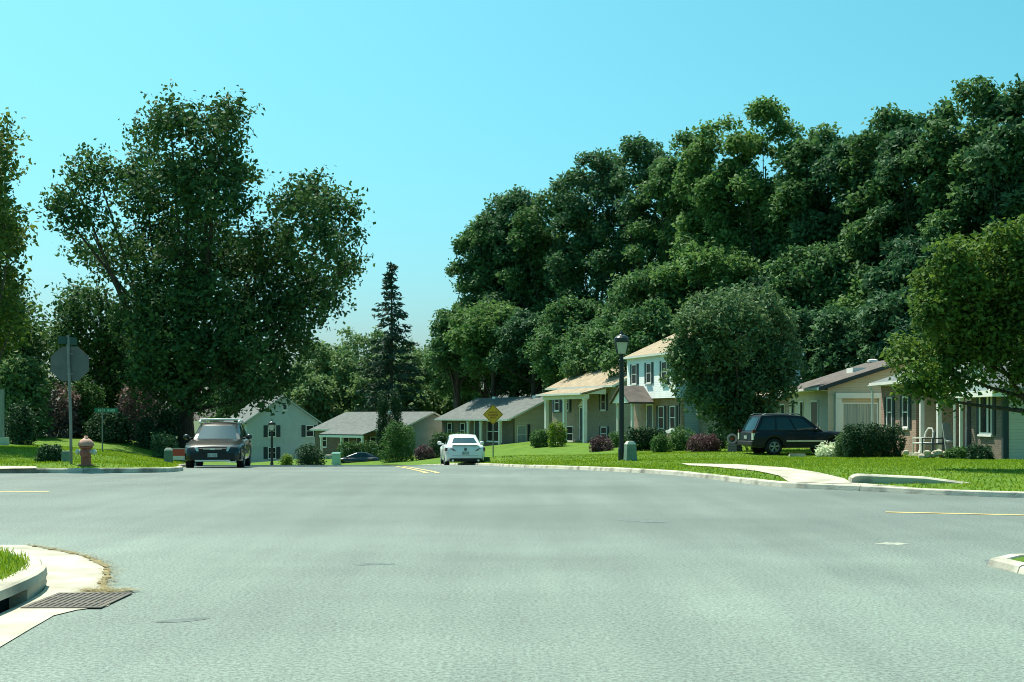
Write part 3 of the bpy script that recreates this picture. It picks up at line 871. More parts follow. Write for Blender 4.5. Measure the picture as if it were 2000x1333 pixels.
MB().box(-3.0, -2.403, 5.4, 7.6, -.7, -.15).build('porch_step', 'concrete', D_.t)

# ---- house E: white two-storey, overhanging upper floor, little entrance gable
zE = -0.15
tE = math.atan2(2.3, 8)
E_ = House('house', 'white two-storey house with tan roof and small gabled entrance porch', (10.2, 80), tE, zE)
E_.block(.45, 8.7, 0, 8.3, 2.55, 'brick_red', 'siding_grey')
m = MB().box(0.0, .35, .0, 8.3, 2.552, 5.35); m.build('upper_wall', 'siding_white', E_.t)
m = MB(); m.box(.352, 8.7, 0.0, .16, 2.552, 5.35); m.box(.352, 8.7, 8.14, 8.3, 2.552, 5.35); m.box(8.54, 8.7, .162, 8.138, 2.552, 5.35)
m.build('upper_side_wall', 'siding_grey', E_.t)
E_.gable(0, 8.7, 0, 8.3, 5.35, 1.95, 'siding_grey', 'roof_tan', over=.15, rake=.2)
for a in (6.9, 4.3, 1.7): E_.window('F', a, 3.55, .85, 1.35, off=0.0, sh='shutter', shw=.3)
E_.door('F', 5.2, .05, .95, 2.05, 'door_dark', off=.45)
E_.window('F', 3.3, .55, .95, 1.5, off=.45); E_.window('F', 1.4, .55, .9, 1.5, off=.45)
for y, w in ((1.4, .9), (3.3, .95)):
    MB().box(.12, .40, y - w/2, y + w/2, .3, .5).build('window_box', 'white_trim', E_.t)
for y in (6.6, 4.0): E_.post(-1.3, y, -.1, 2.25, .08)
MB().prism([(-1.6, 6.95, 2.25), (-1.6, 3.65, 2.25), (-1.6, 5.3, 3.25)], (.12, 0, 0)).build('porch_gable', 'white_trim', E_.t)
E_.slab_roof([(-1.75, 7.15, 2.2), (-.003, 7.15, 2.2)], [(-1.75, 5.3, 3.28), (-.003, 5.3, 3.28)], 'roof_brown')
E_.slab_roof([(-.003, 3.45, 2.2), (-1.75, 3.45, 2.2)], [(-.003, 5.3, 3.28), (-1.75, 5.3, 3.28)], 'roof_brown')
E_.downspout(.4, .12, 0, 2.6, 'shutter')
E_.vent(4.3, 7.3, 7.35, 'brick_tan')
# one-storey brick wing on the camera side
MB().box(1.6, 6.6, -3.2, -.003, -.5, 2.5).build('wing_wall', 'brick_tan', E_.t)
E_.window('G', 2.6, .7, 1.0, 1.4, off=-3.2, shutters=True); E_.window('G', 4.6, .7, 1.0, 1.4, off=-3.2)
E_.slab_roof([(1.3, -3.6, 2.5), (6.9, -3.6, 2.5)], [(1.3, -.01, 3.3), (6.9, -.01, 3.3)], 'roof_tan', name='wing_roof')

# ---- house F: cream ranch with brown roof
zF = -0.35
F_ = House('house', 'cream ranch house with dark brown roof and big sliding door behind the dark SUV', (15.3, 62), 0.0, zF)
F_.block(0, 8.4, 0, 8.6, 3.0, 'siding_beige', 'siding_beige')
F_.gable(0, 8.4, 0, 8.6, 3.0, 1.35, 'siding_beige', 'roof_brown', over=.5, rake=.3, rakem='shutter')  # near-black rake boards paint in the shadow line under the rake
MB().box(.2, 8.0, 8.603, 16.5, -.6, 2.7).build('wing_wall', 'brick_red', F_.t)
for sg in (0, 1):
    xa, xm = (-.3, 4.1) if sg == 0 else (8.5, 4.1)
    F_.slab_roof([(xa, 8.62, 2.62), (xa, 16.8, 2.62)], [(xm, 8.62, 3.95), (xm, 16.8, 3.95)], 'roof_slate', name='wing_roof')
F_.window('F', 14.3, .9, 1.1, 1.4, off=.2, shutters=False); F_.window('F', 11.2, .9, 1.1, 1.4, off=.2, shutters=False)
F_.window('F', 7.6, .5, .8, 1.9, shutters=False); F_.window('F', 5.5, .4, .8, 2.0, shutters=False, muntin=False)
F_.door('F', 2.6, .05, 1.3, 2.25, 'door_brown')
F_.window('G', 1.55, .15, 1.75, 2.1, shutters=False, muntin=False, curtain=True, sill=False)
m = MB(); F_.pb(m, 'G', .35, .66, -.1, 2.45, .052, .12); F_.pb(m, 'G', .35, 2.75, 2.452, 2.72, .052, .16); F_.pb(m, 'G', 2.44, 2.75, -.1, 2.45, .052, .12)
m.build('door_surround', 'white_trim', F_.t)
MB().box(2.8, 3.05, -.035, -.003, .1, 2.7).build('shutter', 'shutter', F_.t)
MB().box(2.0, 2.7, 3.0, 4.2, 3.75, 4.06).build('skylight', 'white_trim', F_.t)
MB().lathe([(.12, 3.9), (.12, 4.5), (.30, 4.51), (.30, 4.62), (.1, 4.68)], 10, (4.2, 7.2, 0)).build('chimney_pipe', 'white_trim', F_.t)

# ---- house G: brick house with recessed porch and front gable wing on the right
zG = -0.36
G_ = House('house', 'brick house with white gabled front bay and pale siding end at right edge', (16.9, 44), 0.0, zG)
# front bay (near), recessed porch, left brick wing
G_.block(0, 9, 0, 3.1, 2.5, 'brick_dark', 'siding_beige')
MB().box(1.5, 1.68, 3.103, 9.2, -.6, 2.9).build('porch_wall', 'brick_red', G_.t)
G_.block(-.1, 9, 9.203, 14.3, 3.1, 'brick_red', 'siding_beige')
G_.gable(-.1, 9, 3.2, 14.3, 3.1, 1.5, 'siding_beige', 'roof_slate', over=.42, rake=.1)
# front-facing gable of the bay (ridge runs away from the street)
MB().prism([(-.32, -.28, 2.5), (-.32, 3.4, 2.5), (-.32, 1.55, 3.62)], (.14, 0, 0)).build('bay_gable', 'siding_white', G_.t)
MB().box(-.5, -.003, -.30, 3.42, 2.28, 2.498).build('bay_beam', 'white_trim', G_.t)
MB().box(-.46, -.33, .7, 2.4, 2.78, 2.92).build('bay_trim', 'white_trim', G_.t)
for ya, yb in ((-.4, 1.55), (3.5, 1.55)):
    p = [(-.5, ya, 2.46), (9.2, ya, 2.46)]; q = [(-.5, yb, 3.64), (9.2, yb, 3.64)]
    if ya > yb: p = p[::-1]; q = q[::-1]
    G_.slab_roof(p, q, 'roof_slate', name='bay_roof')
MB().box(.19, 9, -.004 - .05, -.004, -.6, .0).build('foundation', 'concrete_old', G_.t)
MB().box(-.03, .14, -.05, .12, .05, 2.28).build('corner_board', 'shutter', G_.t)
G_.window('F', 1.6, .95, 1.2, 1.5, shutters=True, shw=.28, muntin=False)
MB().box(-.05, -.016, 1.35, 1.45, 1.02, 2.38).build('mullion', 'white_trim', G_.t)
G_.downspout(-.36, 3.65, -.1, 2.45); G_.post(-.38, 3.1, -.25, 2.28, .05)
for a in (10.6, 12.9): G_.window('F', a, 1.1, .8, 1.35, off=-.1, shw=.34)
G_.downspout(-.45, 14.2, 0, 3.0)
for y in (5.9, 8.0): G_.post(-.25, y, .1, 2.75, .08)
MB().box(-.45, 1.498, 3.45, 9.1, -.6, .12).build('porch_floor', 'concrete', G_.t)
MB().box(-1.2, -.453, 6.6, 8.6, -.6, -.05).build('porch_step', 'concrete', G_.t)
G_.door('F', 7.2, .12, .95, 2.1, 'door_dark', off=1.5)
MB().box(-.45, -.25, 3.45, 9.15, 2.752, 2.95).build('porch_beam', 'white_trim', G_.t)

# ------------------------------------------------------------------ vehicles
def wheel(parent, x, y, r, w, rim='rim', side=1):
    c = (x, y, r)
    t = MB().lathe([(r * .62, -w/2), (r * .92, -w/2), (r, -w/2 + .03), (r, w/2 - .03), (r * .92, w/2), (r * .62, w/2)], 24, c, 'X').build('wheel', 'tyre', parent, smooth=False)
    m = MB().lathe([(r * .60, -w/2 + .02), (r * .64, w/2 - .03), (r * .60, w/2 - .01)], 20, c, 'X')
    m.build('rim_back', 'black_plastic', t)
    sp = MB()
    xo = x + side * (w / 2 - .005)
    for k in range(5):
        a = 2 * math.pi * k / 5 + .3
        for da in (-.16, .16):
            p0 = (xo + side * .012, y + math.cos(a) * r * .10, r + math.sin(a) * r * .10)
            p1 = (xo, y + math.cos(a + da) * r * .60, r + math.sin(a + da) * r * .60)
            sp.tube([p0, p1], [r * .085, r * .065], 6)
    ring = [(xo, y + math.cos(q) * r * .60, r + math.sin(q) * r * .60) for q in np.linspace(0, 2 * math.pi, 21)]
    sp.tube(ring, r * .045, 6)
    sp.lathe([(r * .14, 0), (r * .14, .02), (r * .05, .03)], 10, (xo - (0 if side > 0 else .03), y, r), 'X')
    sp.build('rim', rim, t)
    return t

def car(name, label, loc, rz, S, group=None):
    t = thing(name, label, S.get('cat', 'car'), loc, rz, group)
    L, W = S['L'], S['W'] / 2
    body = S['body']
    ax = S['axles']; R = S['R']; Ra = R + .07
    ys = sorted(set(list(np.linspace(-L/2, L/2, 45)) + [a + d for a in ax for d in np.linspace(-Ra, Ra, 13)] + [-L/2 + .03, -L/2 + .1, L/2 - .03, L/2 - .1, L/2 - .2]))
    ty = [p[0] for p in S['top']]; tz = [p[1] for p in S['top']]
    vs = []; n = 0
    for y in ys:
        e = min(1, (L/2 - abs(y)) / S.get('rc', .55))
        hw = W * (1 - S.get('taper', .20) * (1 - math.sqrt(max(0, 1 - (1 - max(e, 0)) ** 2.2))))
        zt = float(np.interp(y, ty, tz)); zb = float(np.interp(y, [-L/2, -L/2 + .35, L/2 - .45, L/2], [S['zb'] + .16, S['zb'], S['zb'], S['zb'] + .02]))
        zs = zb
        for a in ax:
            d = abs(y - a)
            if d < Ra: zs = max(zs, R + math.sqrt(Ra * Ra - d * d) * 1.0)
        zs = min(zs, zt - .16)
        flare = 0
        for a in ax:
            d = abs(y - a)
            if d < Ra + .15: flare = max(flare, .03 * (1 - (d / (Ra + .15)) ** 2))
        prof = [(0, zb + .02), (hw * .78, zb + .02), (hw * .80, max(zs - .01, zb + .02)), (hw * .965 + flare, zs), (hw + flare, zs + (zt - zs) * .35), (hw * .995, zs + (zt - zs) * .62),
                (hw * .965, zt - .07), (hw * .90, zt - .012), (hw * .60, zt + S['crown'] * .7), (0, zt + S['crown'])]
        ring = prof + [(-x, z) for x, z in prof[-2:0:-1]]
        n = len(ring)
        vs += [(x, y, z) for x, z in ring]
    fs = []
    for k in range(len(ys) - 1):
        for j in range(n):
            j2 = (j + 1) % n
            fs.append((k * n + j, k * n + j2, (k + 1) * n + j2, (k + 1) * n + j))
    fs += [tuple(range(n)), tuple(range((len(ys) - 1) * n, len(ys) * n))]
    b = MB().add(vs, fs).build('body', body, t, smooth=True)
    md = b.modifiers.new('es', 'EDGE_SPLIT'); md.split_angle = math.radians(38)
    # cabin
    yr, yrt, yft, yf, zbelt_r, zbelt_f, zr = S['cab']
    wb, wt = W * S.get('wb', .90), W * S.get('wt', .70)
    def section(y0, y1): pass
    rows = []
    nz = 8
    K = 14
    for i in range(nz + 1):
        f = i / nz
        # side profile bulges slightly
        yb_ = yr + (yrt - yr) * f ** .9; yf_ = yf + (yft - yf) * f ** 1.0
        hw = wb + (wt - wb) * f ** 1.25
        row = []
        for k in range(K + 1):
            u = k / K
            y = yb_ + (yf_ - yb_) * u
            zb_ = zbelt_r + (zbelt_f - zbelt_r) * u - .04
            zt_ = zr - S.get('rdrop', .05) * (2 * abs(u - S.get('rpk', .5))) ** 2.0
            row.append((hw * (1 - .10 * (2 * u - 1) ** 4), y, zb_ + (zt_ - zb_) * f))
        rows.append(row)
    vs = []; fs = []
    for row in rows:
        for (x, y, z) in row: vs.append((x, y, z))
    nR = K + 1
    off = len(vs)
    for row in rows:
        for (x, y, z) in row: vs.append((-x, y, z))
    def idx(i, k, s): return (0 if s > 0 else off) + i * nR + k
    for i in range(nz):
        for k in range(K):
            fs.append((idx(i, k, 1), idx(i, k+1, 1), idx(i+1, k+1, 1), idx(i+1, k, 1)))
            fs.append((idx(i, k, -1), idx(i+1, k, -1), idx(i+1, k+1, -1), idx(i, k+1, -1)))
    # front, rear faces bulged across
    J = 6
    def across(k, bulge, i_list):
        cols = []
        for i in i_list:
            x, y, z = rows[i][k]; col = []
            for j in range(J + 1):
                q = -1 + 2 * j / J
                col.append((x * q, y + bulge * (1 - q * q), z + (0.0 if i < nz else .0)))
            cols.append(col)
        return cols
    front = across(K, S.get('bf', .12), range(nz + 1)); rear = across(0, -S.get('br', .10), range(nz + 1))
    for cols in (front, rear):
        o = len(vs)
        for c in cols: vs += c
        for i in range(nz):
            for j in range(J):
                fs.append((o + i*(J+1) + j, o + i*(J+1) + j + 1, o + (i+1)*(J+1) + j + 1, o + (i+1)*(J+1) + j))
    # roof
    o = len(vs)
    for k in range(K + 1):
        x, y, z = rows[nz][k]
        bul = S.get('bf', .12) if k == K else (-S.get('br', .10) if k == 0 else 0)
        for j in range(J + 1):
            q = -1 + 2 * j / J
            vs.append((x * q, y + (bul * (1 - q * q)), z + .045 * (1 - q * q)* (1 if 0 < k < K else .0)))
    for k in range(K):
        for j in range(J):
            fs.append((o + k*(J+1) + j, o + k*(J+1) + j + 1, o + (k+1)*(J+1) + j + 1, o + (k+1)*(J+1) + j))
    cabin = MB().add(vs, fs)
    me_ob = cabin.build('cabin', body, t, smooth=True)
    bm = bmesh.new(); bm.from_mesh(me_ob.data); bmesh.ops.remove_doubles(bm, verts=bm.verts, dist=.002); bmesh.ops.recalc_face_normals(bm, faces=bm.faces); bm.to_mesh(me_ob.data); bm.free()
    md = me_ob.modifiers.new('es', 'EDGE_SPLIT'); md.split_angle = math.radians(42)
    # glass panes, proud of the cabin skin
    def rowpt(i_f, k_f, s):
        i0 = min(int(i_f), nz - 1); k0 = min(int(k_f), K - 1); a = i_f - i0; b2 = k_f - k0
        p = np.array(rows[i0][k0]) * (1-a) * (1-b2) + np.array(rows[i0+1][k0]) * a * (1-b2) + np.array(rows[i0][k0+1]) * (1-a) * b2 + np.array(rows[i0+1][k0+1]) * a * b2
        return p * np.array([s, 1, 1])
    def side_pane(u0b, u1b, u0t, u1t, f0, f1, nm='side_window'):
        for s in (1, -1):
            vs2, fs2 = [], []
            for i in range(6):
                f = f0 + (f1 - f0) * i / 5
                a = u0b + (u0t - u0b) * i / 5; c = u1b + (u1t - u1b) * i / 5
                for k in range(5):
                    p = rowpt(f * nz, (a + (c - a) * k / 4) * K, s); vs2.append((p[0] + s * .010, p[1], p[2]))
            for i in range(5):
                for k in range(4): fs2.append((i*5+k, i*5+k+1, (i+1)*5+k+1, (i+1)*5+k))
            MB().add(vs2, fs2).build(nm, 'car_glass', t, smooth=True)
    for q in S['panes']: side_pane(*q)
    def end_pane(cols, nm, sgn, q0=.86, q1=.84, f0=.10, f1=.90):
        vs2, fs2 = [], []
        C = np.array(cols)
        for i in range(6):
            f = f0 + (f1 - f0) * i / 5; w = q0 + (q1 - q0) * i / 5
            i0 = min(int(f * nz), nz - 1); a = f * nz - i0
            for j in range(9):
                q = (-w + 2 * w * j / 8 + 1) / 2 * J; j0 = min(int(q), J - 1); b2 = q - j0
                p = C[i0, j0]*(1-a)*(1-b2) + C[i0+1, j0]*a*(1-b2) + C[i0, j0+1]*(1-a)*b2 + C[i0+1, j0+1]*a*b2
                vs2.append((p[0], p[1] + sgn * .012, p[2] + .008))
        for i in range(5):
            for j in range(8): fs2.append((i*9+j, i*9+j+1, (i+1)*9+j+1, (i+1)*9+j))
        MB().add(vs2, fs2).build(nm, 'car_glass', t, smooth=True)
    end_pane(front, 'windscreen', 1, **S.get('wsc', {}))
    end_pane(rear, 'rear_window', -1, **S.get('rwn', {}))
    for a in ax:
        for s in (1, -1): wheel(t, s * (W - .115), a, R, .225, S.get('rim', 'rim'), s)
    MB().box(-W * .7, W * .7, -L/2 + .5, L/2 - .5, S['zb'] - .02, S['zb'] + .12).build('underbody', 'black_plastic', t)
    # mirrors
    for s in (1, -1):
        y = yf - .45; z = zbelt_f + .07
        m = MB().lathe([(.02, -.10), (.075, -.08), (.095, 0), (.075, .08), (.02, .10)], 10, (s * (W + .10), y, z), 'X')
        m.tube([(s * (W * .88), y, z - .05), (s * (W + .04), y, z - .02)], .03, 6)
        m.build('mirror', S.get('mirror', body), t, smooth=True)
    return t

def yaw_of(dx, dy): return math.atan2(-dx, dy)

# bronze crossover facing the camera
x, D = (420 - 1000) * 43.6 / F, 44.1
zz = float(zroad(D))
SUVF = dict(L=4.82, W=1.88, zb=.30, R=.345, axles=(-1.38, 1.42), body='car_bronze', crown=.035, taper=.22, rc=.6,
            top=[(-2.41, .92), (-2.3, .98), (-1.2, 1.02), (.75, .99), (1.0, .99), (1.6, .92), (2.1, .82), (2.3, .75), (2.41, .60)],
            cab=(-2.2, -1.75, .05, 1.05, 1.0, .99, 1.53), wb=.91, wt=.70, rdrop=.07, rpk=.55, bf=.14, br=.06,
            panes=[(.07, .33, .12, .36, .14, .84), (.37, .62, .38, .62, .12, .86), (.65, .90, .65, .86, .12, .86)], rim='rim_dark')
suv = car('parked_car', 'dark crossover with white roof rails parked facing the camera by the left kerb', (-10.05, 44.0, zz), yaw_of(.13, -.99), SUVF)
fy = 2.41
def cbox(parent, nm, m, x0, x1, y0, y1, z0, z1, bev=.0): return MB().box(x0, x1, y0, y1, z0, z1).build(nm, m, parent, bevel=bev)
for s in (1, -1):
    q = [(s*.44, 2.28, .62), (s*.86, 2.02, .65), (s*.90, 2.14, .65), (s*.44, 2.45, .62)]
    p = [(s*.46, 2.12, .755), (s*.86, 1.92, .80), (s*.89, 2.03, .80), (s*.46, 2.40, .755)]
    h = MB().hexa(q if s > 0 else q[::-1], p if s > 0 else p[::-1])
    h.build('headlight', 'headlight', suv)
    cbox(suv, 'fog_trim', 'silver', s*.76 - .10, s*.76 + .10, 2.20, 2.30, .565, .60)
    cbox(suv, 'fog_pocket', 'black_plastic', s*.80 - .10, s*.80 + .10, 2.05, 2.27, .34, .56)
    r = MB().tube([(s*.64, -1.65, 1.53), (s*.66, -1.5, 1.60), (s*.66, -.1, 1.61), (s*.64, .12, 1.53)], .035, 8); r.build('roof_rail', 'rail_white', suv, smooth=True)
cbox(suv, 'grille', 'black_plastic', -.45, .45, 2.28, 2.43, .58, .72, .02)
cbox(suv, 'grille_bar', 'silver', -.30, .30, 2.432, 2.445, .68, .705)
cbox(suv, 'badge', 'silver', -.07, .07, 2.446, 2.455, .665, .72)
cbox(suv, 'license_plate', 'plate', -.155, .155, 2.425, 2.445, .43, .56)
cbox(suv, 'lower_intake', 'black_plastic', -.72, .72, 2.30, 2.422, .34, .575, .03)
cbox(suv, 'skid_plate', 'silver', -.56, .56, 2.37, 2.445, .285, .345, .01)
for y in (-1.15, -.15):
    MB().tube([(-.68, y, 1.645), (.68, y, 1.645)], .035, 8).build('roof_crossbar', 'rail_white', suv, smooth=True)

# white sedan seen from behind
sed_loc = (-2.36, 60.2)
SED = dict(L=4.75, W=1.82, zb=.24, R=.33, axles=(-1.42, 1.42), body='car_white', crown=.04, taper=.22, rc=.6,
           top=[(-2.375, .80), (-2.3, .93), (-2.1, .99), (-1.5, 1.00), (.7, .95), (1.2, .95), (2.0, .84), (2.25, .74), (2.375, .6)],
           cab=(-2.0, -1.0, .25, 1.25, .99, .95, 1.43), wb=.88, wt=.66, rdrop=.06, rpk=.55, bf=.14, br=.10,
           panes=[(.22, .48, .16, .46, .14, .84), (.51, .86, .50, .80, .14, .84)], rwn=dict(q0=.84, q1=.80, f0=.30, f1=.86))
sed = car('parked_car', 'white sedan seen from behind, parked at the right kerb over the crest', (sed_loc[0], sed_loc[1], float(zroad(sed_loc[1]))), yaw_of(-.11, .99), SED)
for s in (1, -1):
    (MB().hexa([(s*.44, -2.42, .74), (s*.44, -2.25, .74), (s*.93, -1.95, .72), (s*.91, -2.22, .72)], [(s*.60, -2.40, .84), (s*.60, -2.2, .84), (s*.92, -1.95, .88), (s*.90, -2.20, .88)])).build('taillight', 'taillight', sed)
    MB().tube([(s*.58, -2.42, .30), (s*.58, -2.1, .30)], .05, 10).build('exhaust', 'silver', sed)
cbox(sed, 'trunk_lip', 'car_white', -.62, .62, -2.37, -2.2, .985, 1.01, .008)
cbox(sed, 'license_plate', 'plate', -.16, .16, -2.395, -2.372, .56, .70)
MB().lathe([(.07, 0), (.075, -.012), (.05, -.02)], 16, (0, -2.375, .80), 'Y', ).build('badge', 'rim_dark', sed)
cbox(sed, 'bumper_seam', 'rim_dark', -.60, .60, -2.383, -2.36, .50, .515)
cbox(sed, 'rear_valance', 'black_plastic', -.70, .70, -2.34, -2.15, .25, .36)

# black SUV on the lawn-side drive
bl = ((1556 - 1000) * 57 / F, 57.0)
zb_ = GZ(*bl)
BSUV = dict(L=4.8, W=1.86, zb=.34, R=.37, axles=(-1.45, 1.40), body='car_black', crown=.02, taper=.12, rc=.35,
            top=[(-2.4, .98), (-2.33, 1.04), (-1.5, 1.05), (.7, 1.03), (1.2, 1.06), (2.1, 1.0), (2.3, .94), (2.4, .75)],
            cab=(-2.34, -1.95, .05, .95, 1.04, 1.05, 1.76), wb=.93, wt=.76, rdrop=.05, rpk=.45, bf=.10, br=.05,
            panes=[(.04, .28, .07, .30, .14, .86), (.31, .58, .32, .58, .14, .86), (.61, .91, .61, .86, .14, .86)], rim='rim')
bsuv = car('parked_suv', 'black SUV parked broadside in front of the cream ranch house', (bl[0], bl[1], zb_ - .02), yaw_of(.98, .2), BSUV)
for s in (1, -1):
    cbox(bsuv, 'taillight', 'taillight', s*.80 - .07, s*.80 + .07, -2.43, -2.30, .98, 1.12)
    cbox(bsuv, 'taillight_lens', 'taillight_white', s*.80 - .06, s*.80 + .06, -2.435, -2.30, .68, .975)
    cbox(bsuv, 'side_trim', 'silver', s*.955 - .008 - (.0), s*.955 + .012, -.9, .95, .60, .66)
    cbox(bsuv, 'running_board', 'black_plastic', s*.86 - .1, s*.86 + .1, -.95, .9, .33, .40)
    MB().tube([(s*.66, -1.9, 1.76), (s*.67, -1.75, 1.81), (s*.67, -.3, 1.82), (s*.65, -.1, 1.77)], .025, 6).build('roof_rail', 'rim_dark', bsuv)
cbox(bsuv, 'rear_bumper', 'black_plastic', -.85, .85, -2.47, -2.3, .42, .62, .03)
cbox(bsuv, 'license_plate', 'plate', -.16, .16, -2.425, -2.40, .72, .86)

# dark car beyond the crest, side on
fx = (697 - 1000) * 120 / F
FAR = dict(L=4.6, W=1.8, zb=.24, R=.32, axles=(-1.35, 1.40), body='car_navy', crown=.03, taper=.2, rc=.5,
           top=[(-2.3, .80), (-2.2, .92), (-1.6, .96), (.7, .93), (1.2, .93), (2.0, .80), (2.2, .72), (2.3, .6)],
           cab=(-2.05, -1.1, .15, 1.3, .95, .93, 1.42), wb=.88, wt=.66, rdrop=.07, rpk=.5,
           panes=[(.22, .48, .18, .46, .12, .84), (.51, .86, .50, .78, .12, .84)])
zf_ = float(zroad(120)) + .15
far_car = car('parked_car', 'dark navy car beyond the crest in front of the low brick house', (fx, 120, zf_), yaw_of(-1, -.05), FAR)
for s in (1, -1): cbox(far_car, 'headlight', 'headlight', s*.68 - .14, s*.68 + .14, 2.1, 2.25, .60, .72)

# ------------------------------------------------------------------ street furniture
def stop_sign():
    D = 30.2; x = (139 - 1000) * D / F
    z0 = GZ(x, D)
    t = thing('stop_sign', 'grey back of an octagonal stop sign on a metal post beside the hydrant', 'road sign', (x, D, z0 - .05))
    top = CH + (HZ - 655) * D / F - z0 + .05
    tilt = -.08
    MB().tube([(0, 0, -.3), (-.01, 0, 1.0), (tilt, 0, top)], .036, 8).build('post', 'metal_post', t)
    zc = CH + (HZ - 711) * D / F - z0 + .05
    R = .455 / math.cos(math.pi / 8)
    oc = [(-.05 + R * math.cos(math.pi/8 + k*math.pi/4), .045, zc + R * math.sin(math.pi/8 + k*math.pi/4) * .90) for k in range(8)]
    MB().prism(oc, (0, .006, 0)).build('sign_plate', 'sign_back', t)
    oc2 = [(p[0], .0525, p[2]) for p in oc]
    MB().prism(oc2, (0, .002, 0)).build('sign_face', 'sign_red', t)
    b = MB(); b.box(-.12, .02, .03, .044, zc + .22, zc + .26); b.box(-.12, .02, .03, .044, zc - .26, zc - .22); b.build('bracket', 'metal_post', t)
    # street name blade, seen nearly edge-on
    MB().hexa([(tilt - .12, -.30, top - .22), (tilt + .10, .32, top - .22), (tilt + .112, .316, top - .22), (tilt - .108, -.304, top - .22)],
              [(tilt - .12, -.30, top - .04), (tilt + .10, .32, top - .04), (tilt + .112, .316, top - .04), (tilt - .108, -.304, top - .04)]).build('name_blade', 'blade_green', t)
stop_sign()

def name_sign():
    D = 45.0; x = (200 - 1000) * D / F
    z0 = GZ(x, D)
    t = thing('street_name_sign', 'green street name sign on a thin post in front of the shrubs', 'street sign', (x, D, z0))
    top = CH + (HZ - 797) * D / F - z0
    MB().tube([(0, 0, -.2), (0, 0, top)], .025, 8).build('post', 'metal_post', t)
    b = MB().box(-.28, .54, -.012, .012, top - .17, top); b.build('blade', 'sign_green', t)
    r = random.Random(2); xx = -.23; m = MB()
    while xx < .46:
        w = r.uniform(.035, .06)
        if r.random() < .85: m.box(xx, xx + w, -.016, -.0125, top - .13, top - .045 + r.uniform(-.02, .01))
        xx += w + .02
    m.build('lettering', 'sign_letter', t)
name_sign()

def hydrant():
    D = 29.8; x = (168 - 1000) * D / F; z0 = GZ(x, D)
    t = thing('fire_hydrant', 'faded red fire hydrant with pale side caps on the left corner', 'fire hydrant', (x, D, z0 - .02))
    MB().lathe([(.17, 0), (.17, .04), (.115, .05), (.11, .40), (.13, .41), (.15, .43), (.15, .46), (.12, .47)], 20).build('barrel', 'hydrant', t, smooth=False)
    MB().lathe([(.18, .472), (.185, .50), (.165, .55), (.12, .61), (.06, .645), (.045, .65), (.045, .70), (.02, .705)], 20).build('bonnet', 'hydrant_top', t, smooth=True)
    for s in (1, -1):
        MB().lathe([(.05, s*.09), (.05, s*.17), (.065, s*.172), (.065, s*.22), (.03, s*.225), (.03, s*.25)], 12, (0, 0, .33), 'X').build('side_cap', 'hydrant_cap', t)
    MB().lathe([(.07, -.09), (.07, -.15), (.085, -.152), (.085, -.20), (.035, -.205), (.03, -.23)], 14, (0, 0, .30), 'Y').build('front_cap', 'hydrant', t)
    r = MB()
    for k in range(8):
        a = k * math.pi / 4
        r.lathe([(.015, .462), (.015, .478)], 6, (math.cos(a) * .165, math.sin(a) * .165, 0))
    r.build('bolts', 'iron', t)
hydrant()

def warning_sign():
    D = 62.5; x = (963 - 1000) * D / F; z0 = GZ(x, D)
    t = thing('warning_sign', 'yellow diamond warning sign on a thin post on the right lawn', 'road sign', (x, D, z0))
    zc = CH + (HZ - 810) * D / F - z0
    MB().tube([(.0, 0.03, -.3), (.01, .03, zc + .3)], .03, 6).build('post', 'metal_post', t)
    R = .50
    d = lambda r, y: [(0, y, zc - r), (r, y, zc), (0, y, zc + r), (-r, y, zc)]
    MB().prism(d(R, 0), (0, -.006, 0)).build('sign_plate', 'sign_yellow', t)
    m = MB()
    o, i = R - .035, R - .06
    P, Q = d(o, -.0075), d(i, -.0075)
    for k in range(4): m.quad(P[k], P[(k+1) % 4], Q[(k+1) % 4], Q[k])
    m.build('sign_border', 'sign_dark', t)
    tx = MB(); r = random.Random(9)
    for z, w in ((.10, .42), (-.03, .46), (-.15, .30)):
        xx = -w / 2
        while xx < w / 2 - .03:
            l = r.uniform(.035, .055)
            tx.box(xx, xx + l, -.0095, -.0072, zc + z - .045, zc + z + .045); xx += l + .016
    tx.build('sign_text', 'sign_text', t)
warning_sign()

def lantern_post(label, px, D, y_top, y_base, bend=0.0, scale=1.0):
    x = (px - 1000) * D / F; z0 = GZ(x, D)
    t = thing('street_lamp', label, 'street lamp', (x, D, z0), 0, 'lantern street lamps')
    H = CH + (HZ - y_top) * D / F - z0
    s = scale
    MB().lathe([(.11*s, -.2), (.11*s, .35), (.085*s, .45), (.075*s, H - 1.05*s), (.095*s, H - 1.03*s), (.095*s, H - .95*s), (.06*s, H - .93*s), (.06*s, H - .82*s), (.11*s, H - .80*s), (.11*s, H - .77*s)], 12).build('post', 'lamp_black', t)
    hd = MB()
    z1, z2 = H - .77*s, H - .40*s
    a, b = .13*s, .20*s
    for sx in (1, -1):
        for sy in (1, -1):
            hd.tube([(sx*a, sy*a, z1), (sx*b, sy*b, z2)], .014*s, 5)
    hd.box(-b - .02, b + .02, -b - .02, b + .02, z2 + .002, z2 + .035)
    hd.build('lantern_frame', 'lamp_black', t)
    a2, b2 = a - .012, b - .012
    MB().hexa([(-a2, -a2, z1 + .01), (a2, -a2, z1 + .01), (a2, a2, z1 + .01), (-a2, a2, z1 + .01)], [(-b2, -b2, z2), (b2, -b2, z2), (b2, b2, z2), (-b2, b2, z2)]).build('lantern_glass', 'lamp_glass', t)
    MB().lathe([(.235*s, z2 + .037), (.235*s, z2 + .14), (.18*s, z2 + .20), (.09*s, z2 + .24), (.05*s, z2 + .27), (.055*s, z2 + .31), (.03*s, z2 + .36), (.012*s, H)], 16).build('lantern_cap', 'lamp_cap', t)
lantern_post('tall black lantern street lamp on the right lawn in front of the tan-roofed houses', 1214, 41, 645, 902)
